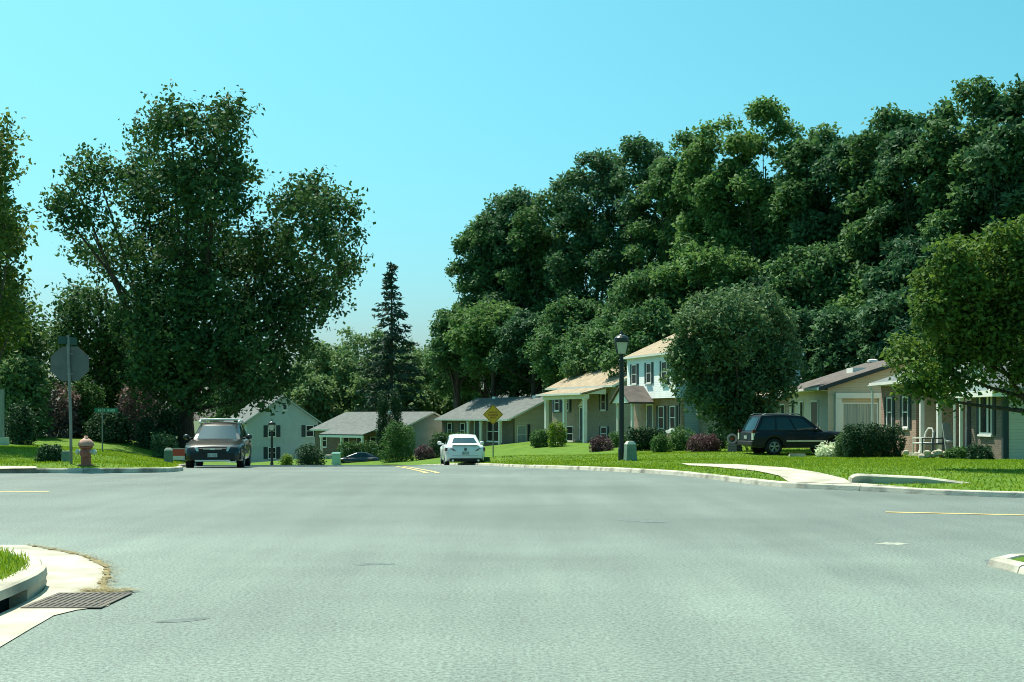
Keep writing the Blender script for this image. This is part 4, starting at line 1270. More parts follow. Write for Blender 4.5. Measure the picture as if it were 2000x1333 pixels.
lantern_post('black lantern lamp in front of the pale two-storey house beyond the crest', 531, 95, 818, 902, scale=1.15)

def pedestal(label, px, D, w, h, cap=True, lean=0.0, m='utility_green'):
    x = (px - 1000) * D / F; z0 = GZ(x, D)
    t = thing('utility_pedestal', label, 'utility box', (x, D, z0), .25)
    a = w / 2
    MB().hexa([(-a, -a*.9, -.1), (a, -a*.9, -.1), (a, a*.9, -.1), (-a, a*.9, -.1)], [(-a*.86, -a*.8, h*.82), (a*.86, -a*.8, h*.82), (a*.86, a*.8, h*.82), (-a*.86, a*.8, h*.82)]).build('cabinet', m, t, bevel=.012)
    if cap:
        MB().hexa([(-a*.92, -a*.86, h*.823), (a*.92, -a*.86, h*.823), (a*.92, a*.86, h*.823), (-a*.92, a*.86, h*.823)], [(-a*.5, -a*.5, h), (a*.5, -a*.5, h), (a*.5, a*.5, h), (-a*.5, a*.5, h)]).build('cap', 'utility_cap', t, bevel=.01)
    MB().box(-a*.5, a*.5, -a*.93, -a*.9, h*.25, h*.6).build('door_panel', m, t)
pedestal('grey-green utility pedestal with pale top at the foot of the tall lamp', 1231, 40.5, .36, .62)
pedestal('green utility pedestal with pale domed top left of the dark crossover', 329, 44.5, .32, .50)
pedestal('tan-green marker box at the foot of the stop sign post', 130, 31.0, .24, .33, cap=False)
pedestal('tiny dark green utility box on the grass right of the white sedan', 951, 58, .25, .28, cap=False, m='leaf_dark')

def yard_sign():
    D = 46.5; x = (348 - 1000) * D / F; z0 = GZ(x, D)
    t = thing('yard_sign', 'red and white yard sign half hidden behind the dark crossover', 'yard sign', (x, D, z0))
    for s in (-.2, .2): MB().tube([(s, 0, -.1), (s, 0, .3)], .008, 5).build('stake', 'metal_post', t)
    MB().box(-.28, .28, -.006, .006, .1, .52).build('panel', 'white_trim', t)
    MB().box(-.24, .26, -.010, -.0065, .25, .50).build('red_print', 'sign_red', t)
yard_sign()

def white_post():
    D = 47; x = (2 - 1000) * D / F; z0 = GZ(x, D)
    t = thing('porch_column', 'pale square post at the left edge in front of the shrubs', 'post', (x, D, z0))
    MB().box(-.09, .09, -.09, .09, .1, 2.05).build('shaft', 'wood_grey', t)
    MB().box(-.12, .26, -.12, .12, -.1, .30).build('plinth', 'utility_cap', t)
white_post()

def bin_():
    D = 112; x = (657 - 1000) * D / F; z0 = float(zroad(D)) + .15
    t = thing('wheeled_bin', 'pale turquoise bin with green lid left of the dark navy car', 'bin', (x, D, z0))
    MB().hexa([(-.30, -.3, .08), (.30, -.3, .08), (.30, .3, .08), (-.30, .3, .08)], [(-.38, -.38, 1.15), (.38, -.38, 1.15), (.38, .38, 1.15), (-.38, .38, 1.15)]).build('tub', 'bin_teal', t, bevel=.03)
    MB().hexa([(-.41, -.41, 1.152), (.41, -.41, 1.152), (.41, .41, 1.152), (-.41, .41, 1.152)], [(-.36, -.3, 1.26), (.36, -.3, 1.26), (.36, .4, 1.30), (-.36, .4, 1.30)]).build('lid', 'bin_lid', t, bevel=.02)
    for s in (1, -1): MB().lathe([(.12, -.03), (.12, .03)], 12, (s*.33, .3, .12), 'X').build('wheel', 'tyre', t)
bin_()

def hose_reel():
    D = 61; x = (1430 - 1000) * D / F; z0 = GZ(x, D)
    t = thing('hose_reel', 'round pale pink ring ornament by the tree trunk left of the black SUV', 'garden ornament', (x, D, z0))
    ring = [(math.cos(a) * .20, 0, .62 + math.sin(a) * .20) for a in np.linspace(0, 2*math.pi, 25)]
    MB().tube(ring, .055, 8).build('ring', 'pink', t, smooth=True)
    MB().lathe([(.08, -.03), (.08, .03)], 12, (0, 0, .62), 'Y').build('hub', 'sign_red', t)
    MB().box(-.2, .2, -.12, .12, 0, .38).build('stand', 'brick_red', t)
hose_reel()

def chair(label, px, D, m, w=.6):
    x = (px - 1000) * D / F
    t = thing('porch_chair', label, 'chair', (x, D, zG + .12), -1.2, 'chairs on the brick porch')
    MB().box(-w/2, w/2, -.28, .28, .38, .44).build('seat', m, t, bevel=.01)
    bk = MB().tube([(-w/2, .26, .44), (-w/2 + .05, .34, .85), (-.12, .37, 1.0), (.12, .37, 1.0), (w/2 - .05, .34, .85), (w/2, .26, .44)], .03, 6); bk.build('backrest', m, t)
    for sx in (1, -1):
        MB().tube([(sx*w/2, -.26, .62), (sx*w/2, .26, .62)], .025, 6).build('arm', m, t)
        for sy in (1, -1): MB().tube([(sx*w/2*.94, sy*.25, 0), (sx*w/2*.94, sy*.25, .6)], .022, 6).build('leg', m, t)
chair('white rounded chair on the porch of the brick house', 1802, 51.0, 'wicker_white', .55)
chair('dark metal armchair behind the thin white porch post of the brick house', 1822, 50.0, 'shutter_blue', .62)

def leaning_board():
    D = 48.5; x = (1852 - 1000) * D / F
    t = thing('leaning_board', 'grey wooden board leaning against the brick porch wall', 'board', (x, D, zG + .1), .3)
    MB().hexa([(-.2, -.2, 0), (.2, -.2, 0), (.2, -.15, 0), (-.2, -.15, 0)], [(-.12, .2, 1.25), (.22, .2, 1.25), (.22, .25, 1.25), (-.12, .25, 1.25)]).build('plank', 'wood_grey', t)
    MB().hexa([(-.17, -.21, .5), (.19, -.21, .5), (.19, -.02, .56), (-.17, -.02, .56)], [(-.17, -.19, .56), (.19, -.19, .56), (.19, .0, .62), (-.17, .0, .62)]).build('cleat', 'wood_grey', t)
leaning_board()

def stones():
    r = random.Random(12)
    t0 = thing('rock_border', 'row of pale rounded border stones in front of the brick porch', 'rock border', (15.4, 47.5, GZ(15.4, 47.5)))
    for k in range(9):
        bm = bmesh.new(); bmesh.ops.create_icosphere(bm, subdivisions=1, radius=r.uniform(.12, .2))
        for v in bm.verts: v.co *= r.uniform(.85, 1.15); v.co.z *= .8
        me = bpy.data.meshes.new('stone'); bm.to_mesh(me); bm.free()
        link('stone', me, 'stone', t0, (r.uniform(-.8, .9), r.uniform(-.25, .25), r.uniform(.05, .22)))
stones()

def crate_slab():
    D = 53.5; x = (1557 - 1000) * D / F
    t = thing('concrete_block', 'pale flat concrete parking block on the grass beside the black SUV', 'parking block', (x, D, GZ(x, D)), .1)
    MB().hexa([(-.36, -.1, -.03), (.36, -.1, -.03), (.36, .1, -.03), (-.36, .1, -.03)], [(-.33, -.06, .12), (.33, -.06, .12), (.33, .06, .12), (-.33, .06, .12)]).build('block', 'concrete', t)
crate_slab()

# ------------------------------------------------------------------ plants
NPR = np.random.default_rng(11)
def leaves(blobs, n, leaf, seed, per=10, up=0.35, vert=1.25, shell=0.55, spread=1.5, aspect=0.62, shoot=0.0, under=0.0):
    """blobs: array (k,6) centre + radii. Twigs sit on the blob shells, each with a tuft of leaf-sized quads."""
    r = np.random.default_rng(seed)
    B = np.asarray(blobs, float)
    wgt = (B[:, 3] * B[:, 4] + B[:, 3] * B[:, 5] + B[:, 4] * B[:, 5]); wgt /= wgt.sum()
    nt = max(1, n // per)
    k = r.choice(len(B), nt, p=wgt)
    u = r.normal(size=(nt, 3)); u /= np.linalg.norm(u, axis=1)[:, None]
    low = (u[:, 2] < -.1) & (r.random(nt) < under); u[low, 2] *= -1
    rad = shell + (1.06 - shell) * r.random(nt) ** 0.6
    tw = B[k, :3] + u * B[k, 3:] * rad[:, None]
    c = np.repeat(tw, per, 0) + np.clip(r.normal(size=(nt * per, 3)), -1.5, 1.5) * np.array([spread, spread, spread * vert]) * leaf
    uo = np.repeat(u, per, 0)
    if shoot:
        dsh = u * .75 + r.normal(size=u.shape) * .35; dsh[:, 2] += .75; dsh /= np.linalg.norm(dsh, axis=1)[:, None]
        ln = shoot * r.uniform(.4, 1.3, nt)
        c += np.repeat(dsh * ln[:, None], per, 0) * r.random(nt * per)[:, None]
    N = r.normal(size=c.shape) + uo * 0.6; N[:, 2] += up * 2
    N /= np.linalg.norm(N, axis=1)[:, None]
    a = r.normal(size=c.shape); t = np.cross(N, a); t /= np.linalg.norm(t, axis=1)[:, None]
    b = np.cross(N, t)
    s = leaf * r.uniform(.7, 1.35, len(c))[:, None]
    m = len(c)
    V = np.empty((m, 4, 3)); V[:, 0] = c - t * s * .5; V[:, 1] = c + b * s * .5 * aspect; V[:, 2] = c + t * s * .5; V[:, 3] = c - b * s * .5 * aspect
    V += r.normal(size=V.shape) * (s[:, None, :] * .13)
    return V.reshape(-1, 3), np.arange(m * 4).reshape(-1, 4)

def limbs(mb, base, blobs, r0, h0, seed, every=1):
    rr = random.Random(seed)
    for i, b in enumerate(blobs):
        if i % every: continue
        c = Vector(b[:3]); st = Vector((0, 0, min(h0 * rr.uniform(.6, 1.35), c.z * .75)))
        st.x = c.x * .04; st.y = c.y * .04
        mid = st.lerp(c, .5) + Vector((rr.uniform(-.3, .3), rr.uniform(-.3, .3), -abs(c.z - st.z) * .08))
        mb.tube([st, mid, c], [r0 * .42, r0 * .24, r0 * .07], 6, cap=False)

def tree(label, base, blobs, n, leaf, m, seed, trunk_r=.25, trunk_h=3.0, name='tree', cat='tree', group=None, top=None, kw={}, limb_every=2):
    t = thing(name, label, cat, base, 0, group)
    V, Fc = leaves(blobs, n, leaf, seed, **kw)
    link('crown', np_mesh('crown', V, Fc), m, t)
    tb = MB()
    zt = top or max(b[2] for b in blobs) * .85
    rr = random.Random(seed)
    pts = [(0, 0, -.4), (0, 0, .1)] + [(rr.uniform(-.12, .12), rr.uniform(-.12, .12), trunk_h * f) for f in (.4, .8, 1.2)] + [(0, 0, zt)]
    tb.tube(pts, [trunk_r * 1.5, trunk_r * 1.15, trunk_r, trunk_r * .9, trunk_r * .75, trunk_r * .15], 10)
    limbs(tb, base, blobs, trunk_r, trunk_h, seed, limb_every)
    tb.build('trunk', 'bark', t, smooth=True)
    return t

def px_blobs(px0, D, zbase, L, depth=.8, seed=1, dy=2.0):
    """blobs given as (x px, y px, radius px[, depth offset]) for a tree standing at column px0, distance D"""
    r = random.Random(seed); s = F / D; out = []
    for q in L:
        x = (q[0] - px0) / s; z = CH + (HZ - q[1]) / s - zbase; ra = q[2] / s
        y = q[3] if len(q) > 3 else r.uniform(-dy, dy)
        out.append((x, y, z, ra, ra * depth, ra))
    return out

def egg_blobs(w, z0, z1, seed, n=22, d=None, rel=.34):
    r = np.random.default_rng(seed); d = d or w; out = []
    for i in range(n):
        f = (i + .5) / n
        f = min(1, max(0, f + r.uniform(-.04, .04)))
        prof = math.sqrt(max(.06, 1 - ((f - .42) / .62) ** 2))
        a = i * 2.4 + r.uniform(-.4, .4)
        rad = w * rel * r.uniform(.6, 1.45) * (.75 + .25 * prof)
        q = max(0, prof * w - rad * .7) * r.uniform(.65, 1.22)
        out.append((math.cos(a) * q, math.sin(a) * q * d / w, z0 + (z1 - z0) * f - rad * .5 * (f > .8), rad, rad * .95, rad * r.uniform(.8, 1.1)))
    out.append((0, 0, z0 + (z1 - z0) * .42, w * .45, d * .45, (z1 - z0) * .30))
    return out

# the big maple on the left
Dm = 57.0; xm = (365 - 1000) * Dm / F; zm = GZ(xm, Dm)
maple_px = [(350, 232, 42), (375, 265, 50), (430, 250, 50), (468, 230, 32), (455, 290, 42), (300, 262, 40), (255, 292, 38), (240, 330, 34), (168, 292, 20), (185, 325, 30), (150, 345, 20), (215, 370, 46),
            (140, 405, 30), (160, 430, 34), (200, 450, 48), (130, 475, 18), (180, 500, 34), (270, 400, 62), (350, 330, 62), (350, 385, 70), (430, 350, 62), (465, 350, 34), (600, 345, 34), (598, 385, 42), (640, 345, 15),
            (595, 430, 54), (655, 412, 36), (690, 400, 18), (670, 470, 36), (620, 490, 60), (525, 470, 42), (440, 430, 80), (350, 450, 75), (270, 480, 60), (230, 505, 40), (340, 540, 70), (430, 540, 90),
            (530, 550, 80), (620, 555, 50), (668, 530, 26), (680, 505, 22), (600, 610, 46), (630, 590, 26), (520, 640, 78), (420, 640, 90), (330, 620, 66), (285, 690, 50), (370, 720, 80), (470, 720, 76), (560, 690, 44),
            (320, 765, 46), (430, 765, 50), (500, 775, 30), (545, 755, 26), (275, 600, 34), (600, 660, 26), (255, 650, 30)]
mb1 = px_blobs(365, Dm, zm, [(a, b + (26 if b < 350 else (12 if b < 520 else 2)), c * (.82 if b < 470 else (.9 if b < 560 else 1.0))) for a, b, c in maple_px], .95, 4, 2.6)
tree('large dark maple tree with uneven crown behind the dark crossover', (xm, Dm, zm), mb1, 60000, .20, 'leaf_maple', 21, .36, 3.2, 'maple_tree', top=11.5, kw=dict(per=14, shell=.35, spread=.95, vert=.9, up=.3, shoot=.9, under=.5), limb_every=2)

# yellow-tipped tree at the left edge
De = 41.0; xe = (-70 - 1000) * De / F; ze = GZ(xe, De)
edge_px = [(-10, 270, 26), (25, 315, 22, -.5), (-20, 330, 40), (5, 385, 30, -.6), (45, 430, 18, -.8), (-5, 440, 40), (45, 475, 20, -.5), (-40, 480, 60), (15, 500, 24, -.6), (-60, 400, 60), (-20, 560, 40), (15, 550, 18),
           (-50, 600, 60), (20, 612, 26, -.3), (45, 645, 18, -.4), (-20, 650, 46), (-80, 560, 70), (-100, 660, 60), (-90, 330, 50)]
tree('tree with yellow-lit leaves reaching in from the left edge', (xe, De, ze), px_blobs(-70, De, ze, [(q[0] - 12, q[1] - 6, q[2] * .85) + tuple(q[3:]) for q in edge_px], .9, 5, 1.6), 14000, .165, 'leaf_yellow', 22, .22, 2.2, kw=dict(per=10, shell=.4, spread=.8, shoot=.7))

# trees and tall shrubs behind the stop sign
left_px = [('dark low tree filling the left edge under the yellow-lit one', 10, 56, [(0, 590, 34), (35, 620, 32), (-20, 640, 44), (55, 655, 28), (20, 680, 44), (-30, 700, 44), (60, 700, 30), (30, 730, 40), (-10, 750, 40)], 'leaf_maple', 11000, .18),
           ('airy dark tree with small leaves above the stop sign', 150, 62, [(140, 590, 30), (110, 620, 34), (170, 610, 34), (205, 600, 26), (230, 620, 28), (190, 650, 40), (140, 665, 40), (100, 670, 34), (230, 680, 40), (170, 720, 50), (110, 720, 40), (215, 740, 44), (150, 770, 46), (95, 770, 40)], 'leaf_maple', 8000, .22),
           ('dense dark tree between the stop sign and the maple trunk', 265, 64, [(250, 640, 40), (290, 680, 46), (240, 700, 46), (310, 740, 46), (260, 770, 50), (220, 790, 40), (310, 810, 44), (250, 830, 44)], 'leaf_dark', 15000, .2)]
for lab, px, D, L, m, n, lf in left_px:
    x = (px - 1000) * D / F; z = GZ(x, D)
    tree(lab, (x, D, z), px_blobs(px, D, z, [(a, b, c * .85) for a, b, c in L], .9, px, 1.6), n, lf, m, px, .16, 2.0, kw=dict(per=9, shell=.35, spread=.8, shoot=.9))

# woods behind the houses
back = [(952, 415, 52, 150, 0), (1000, 372, 70, 147, 1), (1085, 362, 75, 143, 0), (1165, 290, 74, 138, 1), (1250, 268, 72, 132, 1), (1335, 262, 70, 126, 0), (1405, 232, 68, 117, 2), (1495, 205, 82, 114, 2),
        (1590, 250, 76, 110, 0), (1662, 262, 70, 106, 1), (1735, 215, 74, 102, 0), (1815, 203, 78, 98, 1), (1900, 155, 88, 94, 0), (1995, 165, 88, 90, 1)]
front = [(893, 600, 40, 144, 0), (965, 590, 62, 138, 2), (1045, 615, 66, 133, 1), (1135, 585, 70, 128, 0), (1215, 610, 70, 122, 0), (1300, 520, 84, 114, 0), (1400, 470, 84, 110, 2), (1500, 545, 80, 106, 1), (1600, 480, 86, 101, 0),
         (1700, 560, 80, 97, 2), (1800, 470, 86, 92, 1), (1905, 540, 84, 88, 0), (2000, 480, 90, 84, 1)]
under = [(890, 668, 42, 150, 0), (950, 650, 50, 146, 0), (1010, 660, 50, 141, 1), (1065, 655, 50, 137, 0), (1110, 640, 52, 118, 0), (1190, 640, 56, 112, 0), (1265, 590, 60, 104, 0), (1590, 600, 60, 92, 1), (1680, 590, 64, 88, 1), (1770, 560, 60, 84, 1)]
tones = ['leaf_wood', 'leaf_wood_deep', 'leaf_wood_light']
tone_w = ['mid green', 'deep green', 'light green']
def where(px):
    for lim, w in ((900, 'at the left end of the wood above the spruce'), (950, 'above the house with the yellow sign'), (1020, 'above the low grey-roofed house'), (1100, 'left of the split-level house roof'),
                   (1180, 'above the split-level house'), (1230, 'directly behind the street lamp'), (1290, 'above the left of the two-storey house roof'), (1370, 'above the two-storey house roof'), (1450, 'above the left side of the grey-green tree'), (1540, 'above the grey-green tree by the black SUV'),
                   (1630, 'above the left end of the brown roof'), (1700, 'above the chimney pipe of the cream house'), (1760, 'above the brown roof ridge'), (1850, 'left of the yellow-green tree top'), (1950, 'above the yellow-green tree at the right')):
        if px < lim - (12 if px < 900 else 0): return w
    return 'at the right edge'
for row, L, rowname, z1y in ((0, back, 'tall skyline', 690), (1, front, 'middle-height', 730), (2, under, 'low front', 770)):
    for i, (px, top, hw, D, tn) in enumerate(L):
        x = (px - 1000) * D / F; z = GZ(x, D); s = F / D
        zt = CH + (HZ - top) / s - z; zb0 = CH + (HZ - z1y) / s - z
        w = hw * 1.32 / s
        bl_ = egg_blobs(w, max(.8, zb0), zt - .6, 100 + row * 40 + i, (30, 26, 14)[row], d=w * .9, rel=.26)
        n = (27000, 22000, 12000)[row]
        tree(f'{tone_w[tn]} {rowname} woodland tree {where(px)}', (x, D, z), bl_, n, (.38, .36, .33)[row], tones[tn], 300 + row * 40 + i, .32, max(2.0, zb0), 'woodland_tree', group='trees of the wood behind the houses',
             kw=dict(per=13, shell=.6, spread=.95, vert=.8, shoot=.55, under=.75, up=.5), limb_every=4)

# far trees between and behind the low houses
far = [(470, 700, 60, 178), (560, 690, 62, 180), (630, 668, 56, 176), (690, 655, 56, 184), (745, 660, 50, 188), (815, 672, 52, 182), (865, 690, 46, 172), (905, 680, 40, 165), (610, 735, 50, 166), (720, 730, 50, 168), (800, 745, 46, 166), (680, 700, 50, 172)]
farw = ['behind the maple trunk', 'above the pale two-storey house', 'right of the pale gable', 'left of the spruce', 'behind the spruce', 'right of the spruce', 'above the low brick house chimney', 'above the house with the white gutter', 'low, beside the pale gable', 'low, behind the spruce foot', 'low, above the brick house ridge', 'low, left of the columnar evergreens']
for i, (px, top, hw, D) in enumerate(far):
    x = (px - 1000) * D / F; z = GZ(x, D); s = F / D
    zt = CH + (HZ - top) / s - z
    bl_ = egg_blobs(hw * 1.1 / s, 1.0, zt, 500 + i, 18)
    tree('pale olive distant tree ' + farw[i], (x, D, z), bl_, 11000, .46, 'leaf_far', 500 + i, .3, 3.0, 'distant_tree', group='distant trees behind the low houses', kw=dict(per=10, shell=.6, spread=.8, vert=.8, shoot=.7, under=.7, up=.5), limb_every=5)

# spruce
def spruce(px, D, top_y, base_y, hw):
    x = (px - 1000) * D / F; z0 = GZ(x, D); s = F / D
    H = CH + (HZ - top_y) / s - z0; W = hw / s
    t = thing('spruce_tree', 'tall dark pointed spruce standing above the low grey roofs', 'tree', (x, D, z0))
    r = np.random.default_rng(8); rr = random.Random(8)
    tr = MB().tube([(0, 0, -.3), (0, 0, H * .6), (0, 0, H)], [.30, .17, .03], 8)
    Cs, Ts = [], []
    h = 2.0
    while h < H - .3:
        f = (H - h) / (H - 2.0)
        Lb = W * (.06 + .94 * min(1, f / .60) ** .95) * rr.uniform(.75, 1.12)
        for k in range(rr.choice((4, 5, 6))):
            a = rr.uniform(0, 2 * math.pi); l = Lb * rr.uniform(.7, 1.1)
            dirv = np.array([math.cos(a), math.sin(a), 0])
            tip = np.array([0, 0, h]) + dirv * l + np.array([0, 0, rr.uniform(-.22, .10) * l])
            tr.tube([(0, 0, h), tuple(np.array([0, 0, h]) + dirv * l * .6 + np.array([0, 0, -.14 * l])), tuple(tip)], [.05, .035, .012], 4, cap=False)
            m = int(46 * l / W * (.7 + 1.2 * f)) + 7
            q = r.random(m) ** .8
            p = np.array([0, 0, h]) + dirv * (q * l)[:, None]; p[:, 2] += -.20 * l * q * (1.6 - q) + .06
            p += r.normal(size=p.shape) * np.array([.24, .24, .17]) * (1.1 - .5 * q)[:, None]
            Cs.append(p); Ts.append(dirv * .8 + r.normal(size=p.shape) * .45 + np.array([0, 0, -.25]))
        h += rr.uniform(.38, .75)
    c = np.concatenate(Cs); tt = np.concatenate(Ts); tt /= np.linalg.norm(tt, axis=1)[:, None]
    b = np.cross(tt, r.normal(size=c.shape)); b /= np.linalg.norm(b, axis=1)[:, None]
    sz = r.uniform(.4, .8, len(c))[:, None]
    V = np.empty((len(c), 4, 3)); V[:, 0] = c - tt * sz * .5; V[:, 1] = c + b * sz * .17; V[:, 2] = c + tt * sz * .6; V[:, 3] = c - b * sz * .17
    link('crown', np_mesh('crown', V.reshape(-1, 3), np.arange(len(c) * 4).reshape(-1, 4)), 'leaf_spruce', t)
    tr.build('trunk', 'bark', t)
spruce(765, 158, 512, 770, 74)

# grey-green round tree before the two-storey house
Dg = 64.0; xg = (1440 - 1000) * Dg / F; zg = GZ(xg, Dg)
gpx = [(1440, 605, 36), (1390, 615, 36), (1490, 615, 36), (1350, 650, 34), (1420, 650, 60), (1510, 655, 40), (1335, 700, 32), (1540, 690, 26), (1380, 700, 55), (1460, 710, 65), (1520, 730, 40), (1345, 750, 34), (1410, 770, 55), (1480, 770, 50),
       (1430, 810, 40), (1525, 760, 26), (1370, 790, 30), (1450, 840, 36), (1480, 820, 30), (1340, 720, 26)]
tree('grey-green round tree standing left of the black SUV', (xg, Dg, zg), px_blobs(1440, Dg, zg, gpx, .9, 6, 1.4), 34000, .20, 'leaf_grey', 31, .22, 1.8, kw=dict(per=10, shell=.4, spread=.75, shoot=.55, under=.5, up=.5))
# yellow-green tree at the right edge
Dr = 28.0; xr = (2030 - 1000) * Dr / F; zr_ = GZ(xr, Dr)
rpx = [(1985, 470, 36), (1930, 480, 40), (1880, 490, 34), (1835, 510, 32), (2040, 470, 60), (1810, 550, 30), (1860, 560, 45), (1930, 560, 60), (2010, 560, 70), (2090, 540, 70), (1795, 595, 24), (1800, 640, 28), (1850, 640, 46), (1930, 640, 60), (2020, 650, 70), (2100, 640, 80),
       (1770, 690, 24), (1800, 700, 32), (1850, 710, 34), (1910, 700, 40), (1980, 700, 48), (1780, 735, 20), (1815, 760, 24), (1990, 735, 24), (2060, 730, 60), (2110, 700, 60), (1900, 655, 40), (1850, 735, 22), (1835, 790, 14), (2000, 790, 20), (1790, 765, 22), (1860, 765, 26), (1830, 730, 30)]
tree('yellow-green small-leaved tree reaching in from the right edge', (xr, Dr, zr_), px_blobs(2030, Dr, zr_, [(q[0], q[1] + (22 if q[1] < 600 else 4)) + tuple(q[2:]) for q in rpx], .9, 7, .9), 46000, .11, 'leaf_right', 33, .13, 1.4, kw=dict(per=12, shell=.5, spread=.9, shoot=.25, under=.6, up=.5), limb_every=6)

# shrubs
def shrub(label, px, ytop, ybot, hw, D, m, n=2600, leaf=.10, name='shrub', k=6, group=None, box=False, seed=None):
    x = (px - 1000) * D / F; z0 = GZ(x, D); s = F / D
    zt = CH + (HZ - ytop) / s - z0; zt = max(zt, .25); w = hw / s
    sd = seed or int(px * 3 + ytop)
    r = random.Random(sd); bl_ = []
    if box:
        for i in range(k):
            u = -1 + 2 * (i + .5) / k
            bl_.append((u * w * .86, r.uniform(-.1, .1), zt * .5, w / k * 1.25, .45, zt * .52))
    else:
        bl_.append((0, 0, zt * .42, w * .84, w * .8, zt * .54)); bl_.append((0, 0, zt * .15, w * .86, w * .8, zt * .25))
        for i in range(k):
            a = r.uniform(0, 2 * math.pi); q = r.uniform(.3, .62)
            bl_.append((math.cos(a) * w * q, math.sin(a) * w * q * .8, zt * r.uniform(.3, .68), w * .38, w * .38, zt * .3))
    t = thing(name, label, 'shrub', (x, D, z0), 0, group)
    V, Fc = leaves(bl_, n, leaf, sd, per=6, shell=.65, spread=.8, vert=.9)
    V[:, 2] = np.maximum(V[:, 2], -.05)
    link('foliage', np_mesh('foliage', V, Fc), m, t)
    st = MB()
    for i in range(4):
        a = i * 1.6; st.tube([(math.cos(a) * .05, math.sin(a) * .05, -.1), (math.cos(a) * w * .3, math.sin(a) * w * .3, zt * .5)], [.025, .01], 5)
    st.build('stem', 'bark', t)
    return t
sh = [
 ('rounded bright green shrub at the left corner of the split-level house', 1088, 822, 860, 20, 97, 'leaf_bright', 2600, .13),
 ('dark low shrub left of the bright green one by the split-level house', 1056, 838, 860, 22, 99, 'leaf_bush', 2400, .13),
 ('brownish green shrub below the split-level porch', 1175, 852, 882, 26, 78, 'leaf_purple', 2600, .11),
 ('green shrub left of the street lamp in front of the porch columns', 1205, 845, 874, 22, 82, 'leaf_bush', 2200, .11),
 ('green rounded shrub left of the purple one', 1292, 848, 880, 24, 68.5, 'leaf_bush', 2600, .10),
 ('taller green shrub behind the purple shrub', 1332, 832, 878, 30, 70, 'leaf_bush', 3400, .10),
 ('round purple-leaved shrub on the lawn right of the lamp', 1374, 847, 885, 36, 66, 'leaf_purple', 5200, .085),
 ('dark green shrub just behind the top of the purple shrub', 1398, 832, 868, 24, 70, 'leaf_dark', 2400, .10),
 ('white-flowering low shrub by the front wheel of the black SUV', 1618, 864, 892, 26, 52.5, 'flower_white', 1700, .085),
 ('mottled green shrub between the black SUV and the dark hedge', 1654, 842, 894, 26, 51.5, 'leaf_grey', 3600, .085),
 ('small green shrub at the foot of the white downspout', 1868, 874, 897, 22, 45.6, 'leaf_bush', 2000, .075),
 ('low dark shrub below the front bay window', 1915, 870, 898, 26, 43.2, 'leaf_dark', 2400, .075),
 ('wide dark rounded shrub before the low brick house', 776, 822, 892, 42, 112, 'leaf_bush', 6500, .15),
 ('dark shrub mass before the pale two-storey house', 606, 866, 912, 34, 108, 'leaf_dark', 4200, .15),
 ('yellowish low plant left of the dark shrub mass', 560, 886, 912, 14, 104, 'leaf_bright', 1500, .12),
 ('brown-green low shrub left of the white sedan', 828, 868, 900, 20, 106, 'leaf_purple', 1800, .14),
 ('dark shrub right behind the white sedan', 858, 848, 895, 22, 108, 'leaf_dark', 2600, .14),
 ('low dark rounded shrub on the grass left of the stop sign', 98, 868, 908, 27, 31.5, 'leaf_dark', 3800, .06),
 ('dark conical evergreen shrub near the left edge', 42, 785, 872, 32, 49, 'leaf_dark', 4200, .09),
 ('light green leafy bush at the left edge above the dark cone', 40, 690, 860, 62, 54, 'leaf_far', 8000, .17),
 ('pale pink flowering shrub left of the stop sign post', 118, 745, 868, 44, 56, 'leaf_pink', 3200, .13),
 ('olive shrub right behind the stop sign post', 165, 735, 872, 46, 57, 'leaf_bush', 6000, .13),
 ('pink-tipped shrub beside the street name sign', 268, 735, 880, 44, 58, 'leaf_pink', 3000, .13),
 ('dark undergrowth shrub below the street name sign', 215, 800, 882, 50, 55, 'leaf_dark', 6000, .11),
 ('dark shrub at the foot of the maple', 305, 800, 888, 44, 55, 'leaf_dark', 5500, .11),
 ('low pale leafy shrub behind the utility pedestal', 322, 845, 886, 26, 51, 'leaf_grey', 2200, .09),
]
for q in sh: shrub(*q)
# hedges: one clipped row each
shrub('long dark clipped hedge below the two-storey house porch', 1262, 838, 872, 40, 73, 'leaf_dark', 6500, .10, 'hedge', 6, box=True)
shrub('tall dark hedge between the black SUV and the brick house', 1706, 831, 895, 62, 50.5, 'leaf_dark', 13000, .075, 'hedge', 8, box=True)
shrub('low clipped hedge before the porch of the low brick house', 698, 864, 890, 42, 122, 'leaf_bush', 4200, .15, 'hedge', 6, box=True)
shrub('low hedge below the windows behind the white sedan', 880, 847, 872, 36, 120, 'leaf_bush', 3600, .15, 'hedge', 6, box=True)
# columnar evergreens
def column(label, px, ytop, hw, D):
    x = (px - 1000) * D / F; z0 = GZ(x, D); s = F / D; zt = CH + (HZ - ytop) / s - z0; w = hw / s
    t = thing('columnar_evergreen', label, 'evergreen', (x, D, z0), 0, 'pair of columnar evergreens')
    bl_ = [(0, 0, zt * f, w * (1 - .45 * max(0, f - .4) / .6), w * (1 - .45 * max(0, f - .4) / .6), zt * .16) for f in (.12, .28, .44, .6, .76, .88)]
    V, Fc = leaves(bl_, 5200, .16, int(px), per=6, shell=.7, spread=.7, vert=1.8)
    link('foliage', np_mesh('foliage', V, Fc), 'leaf_dark', t)
    MB().tube([(0, 0, -.2), (0, 0, zt * .8)], [.12, .04], 6).build('stem', 'bark', t)
column('left one of two dark columnar evergreens before the low brick house', 748, 770, 13, 126)
column('right one of two dark columnar evergreens before the low brick house', 772, 766, 14, 127)

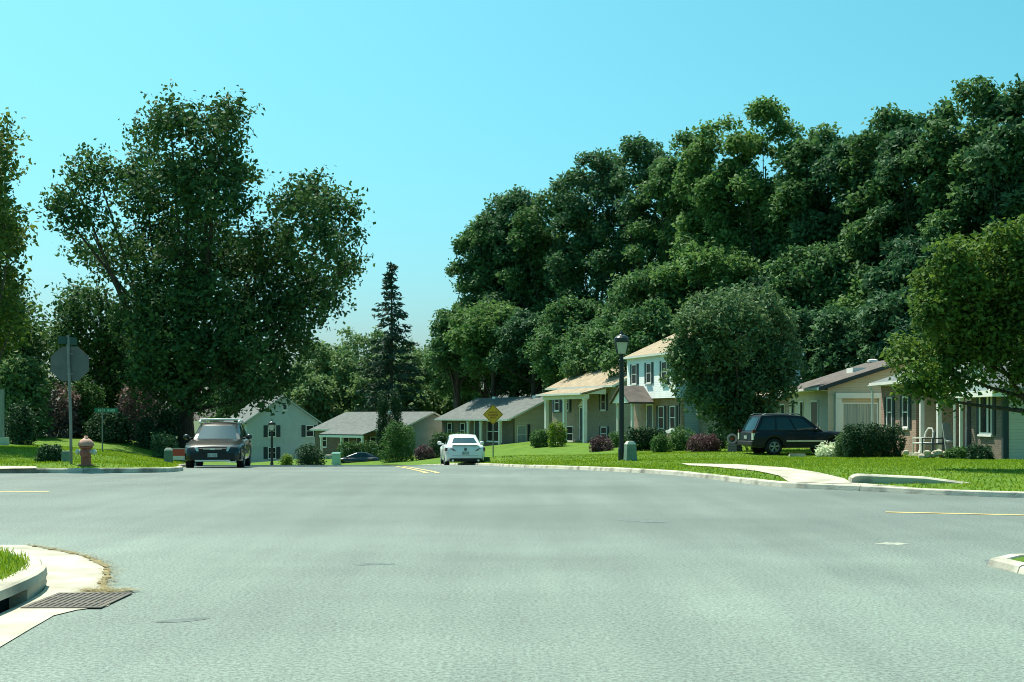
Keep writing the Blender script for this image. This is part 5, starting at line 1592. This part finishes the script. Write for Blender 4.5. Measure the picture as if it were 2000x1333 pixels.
# grass blades
def grass(poly, n, h, w, seed, label, zf=zlawn):
    r = np.random.default_rng(seed); A = np.array(poly); lo, hi = A.min(0), A.max(0)
    P = lo + (hi - lo) * r.random((n, 2)); P = P[in_poly(P, [tuple(p) for p in poly])]
    for q in NO_GRASS: P = P[~in_poly(P, q)]
    Z = zf(P[:, 0], P[:, 1]) - .005
    m = len(P); a = r.random(m) * 2 * math.pi
    d = np.stack([np.cos(a), np.sin(a), np.zeros(m)], 1); c = np.column_stack([P, Z])
    hh = h * r.uniform(.5, 1.3, m)[:, None]
    lean = r.normal(size=(m, 3)) * .35; lean[:, 2] = 1
    V = np.empty((m, 3, 3)); V[:, 0] = c - d * w; V[:, 1] = c + d * w; V[:, 2] = c + lean * hh
    o = link('grass', np_mesh('grass', V.reshape(-1, 3), np.arange(m * 3).reshape(-1, 3)), 'blade')
    tag(o, label, 'grass', kind='stuff')
def clip_poly(poly, x0, x1, y0, y1):
    return [(min(max(x, x0), x1), min(max(y, y0), y1)) for x, y in poly]
grass(clip_poly(LAWN_LN, -7, 0, 6, 14), 42000, .05, .006, 1, 'short green grass on the near left corner')
grass(clip_poly(LAWN_RF, 0, 18, 18, 40), 60000, .04, .014, 2, 'short mown grass on the right lawn')
grass(clip_poly(LAWN_RF, -4, 17, 40, 72), 45000, .045, .022, 3, 'sunlit grass of the rising right lawn')
grass(clip_poly(LAWN_LF, -18, -7, 28, 50), 40000, .045, .014, 4, 'short grass on the far left corner')

# dry straw washed up along the gutter edge
def straw():
    r = np.random.default_rng(6); L = np.array(dl); k = r.integers(0, len(L), 750)
    c = np.column_stack([L[k] + r.normal(size=(750, 2)) * np.array([.035, .03]) + np.array([.04, 0]), np.full(750, .012)])
    g2 = np.column_stack([r.uniform(-3.05, -2.7, 500), 9.1 + r.normal(size=500) * .05, np.full(500, .012)])
    c = np.concatenate([c, g2]); n = len(c)
    d = r.normal(size=(n, 3)) * np.array([.06, .04, 0]); d[:, 2] = r.uniform(0, .02, n)
    w = np.array([.0, .004, .0])
    V = np.empty((n, 3, 3)); V[:, 0] = c - w; V[:, 1] = c + w; V[:, 2] = c + d
    tag(link('dry_grass', np_mesh('dry_grass', V.reshape(-1, 3), np.arange(n * 3).reshape(-1, 3)), 'straw'), 'dry straw washed up along the gutter edge by the storm drain', 'dry grass', kind='stuff')
M['straw'] = mat('straw', (0.18, 0.13, 0.05), 0.9, col2=(0.42, 0.36, 0.18), scale=5, island=True)
straw()
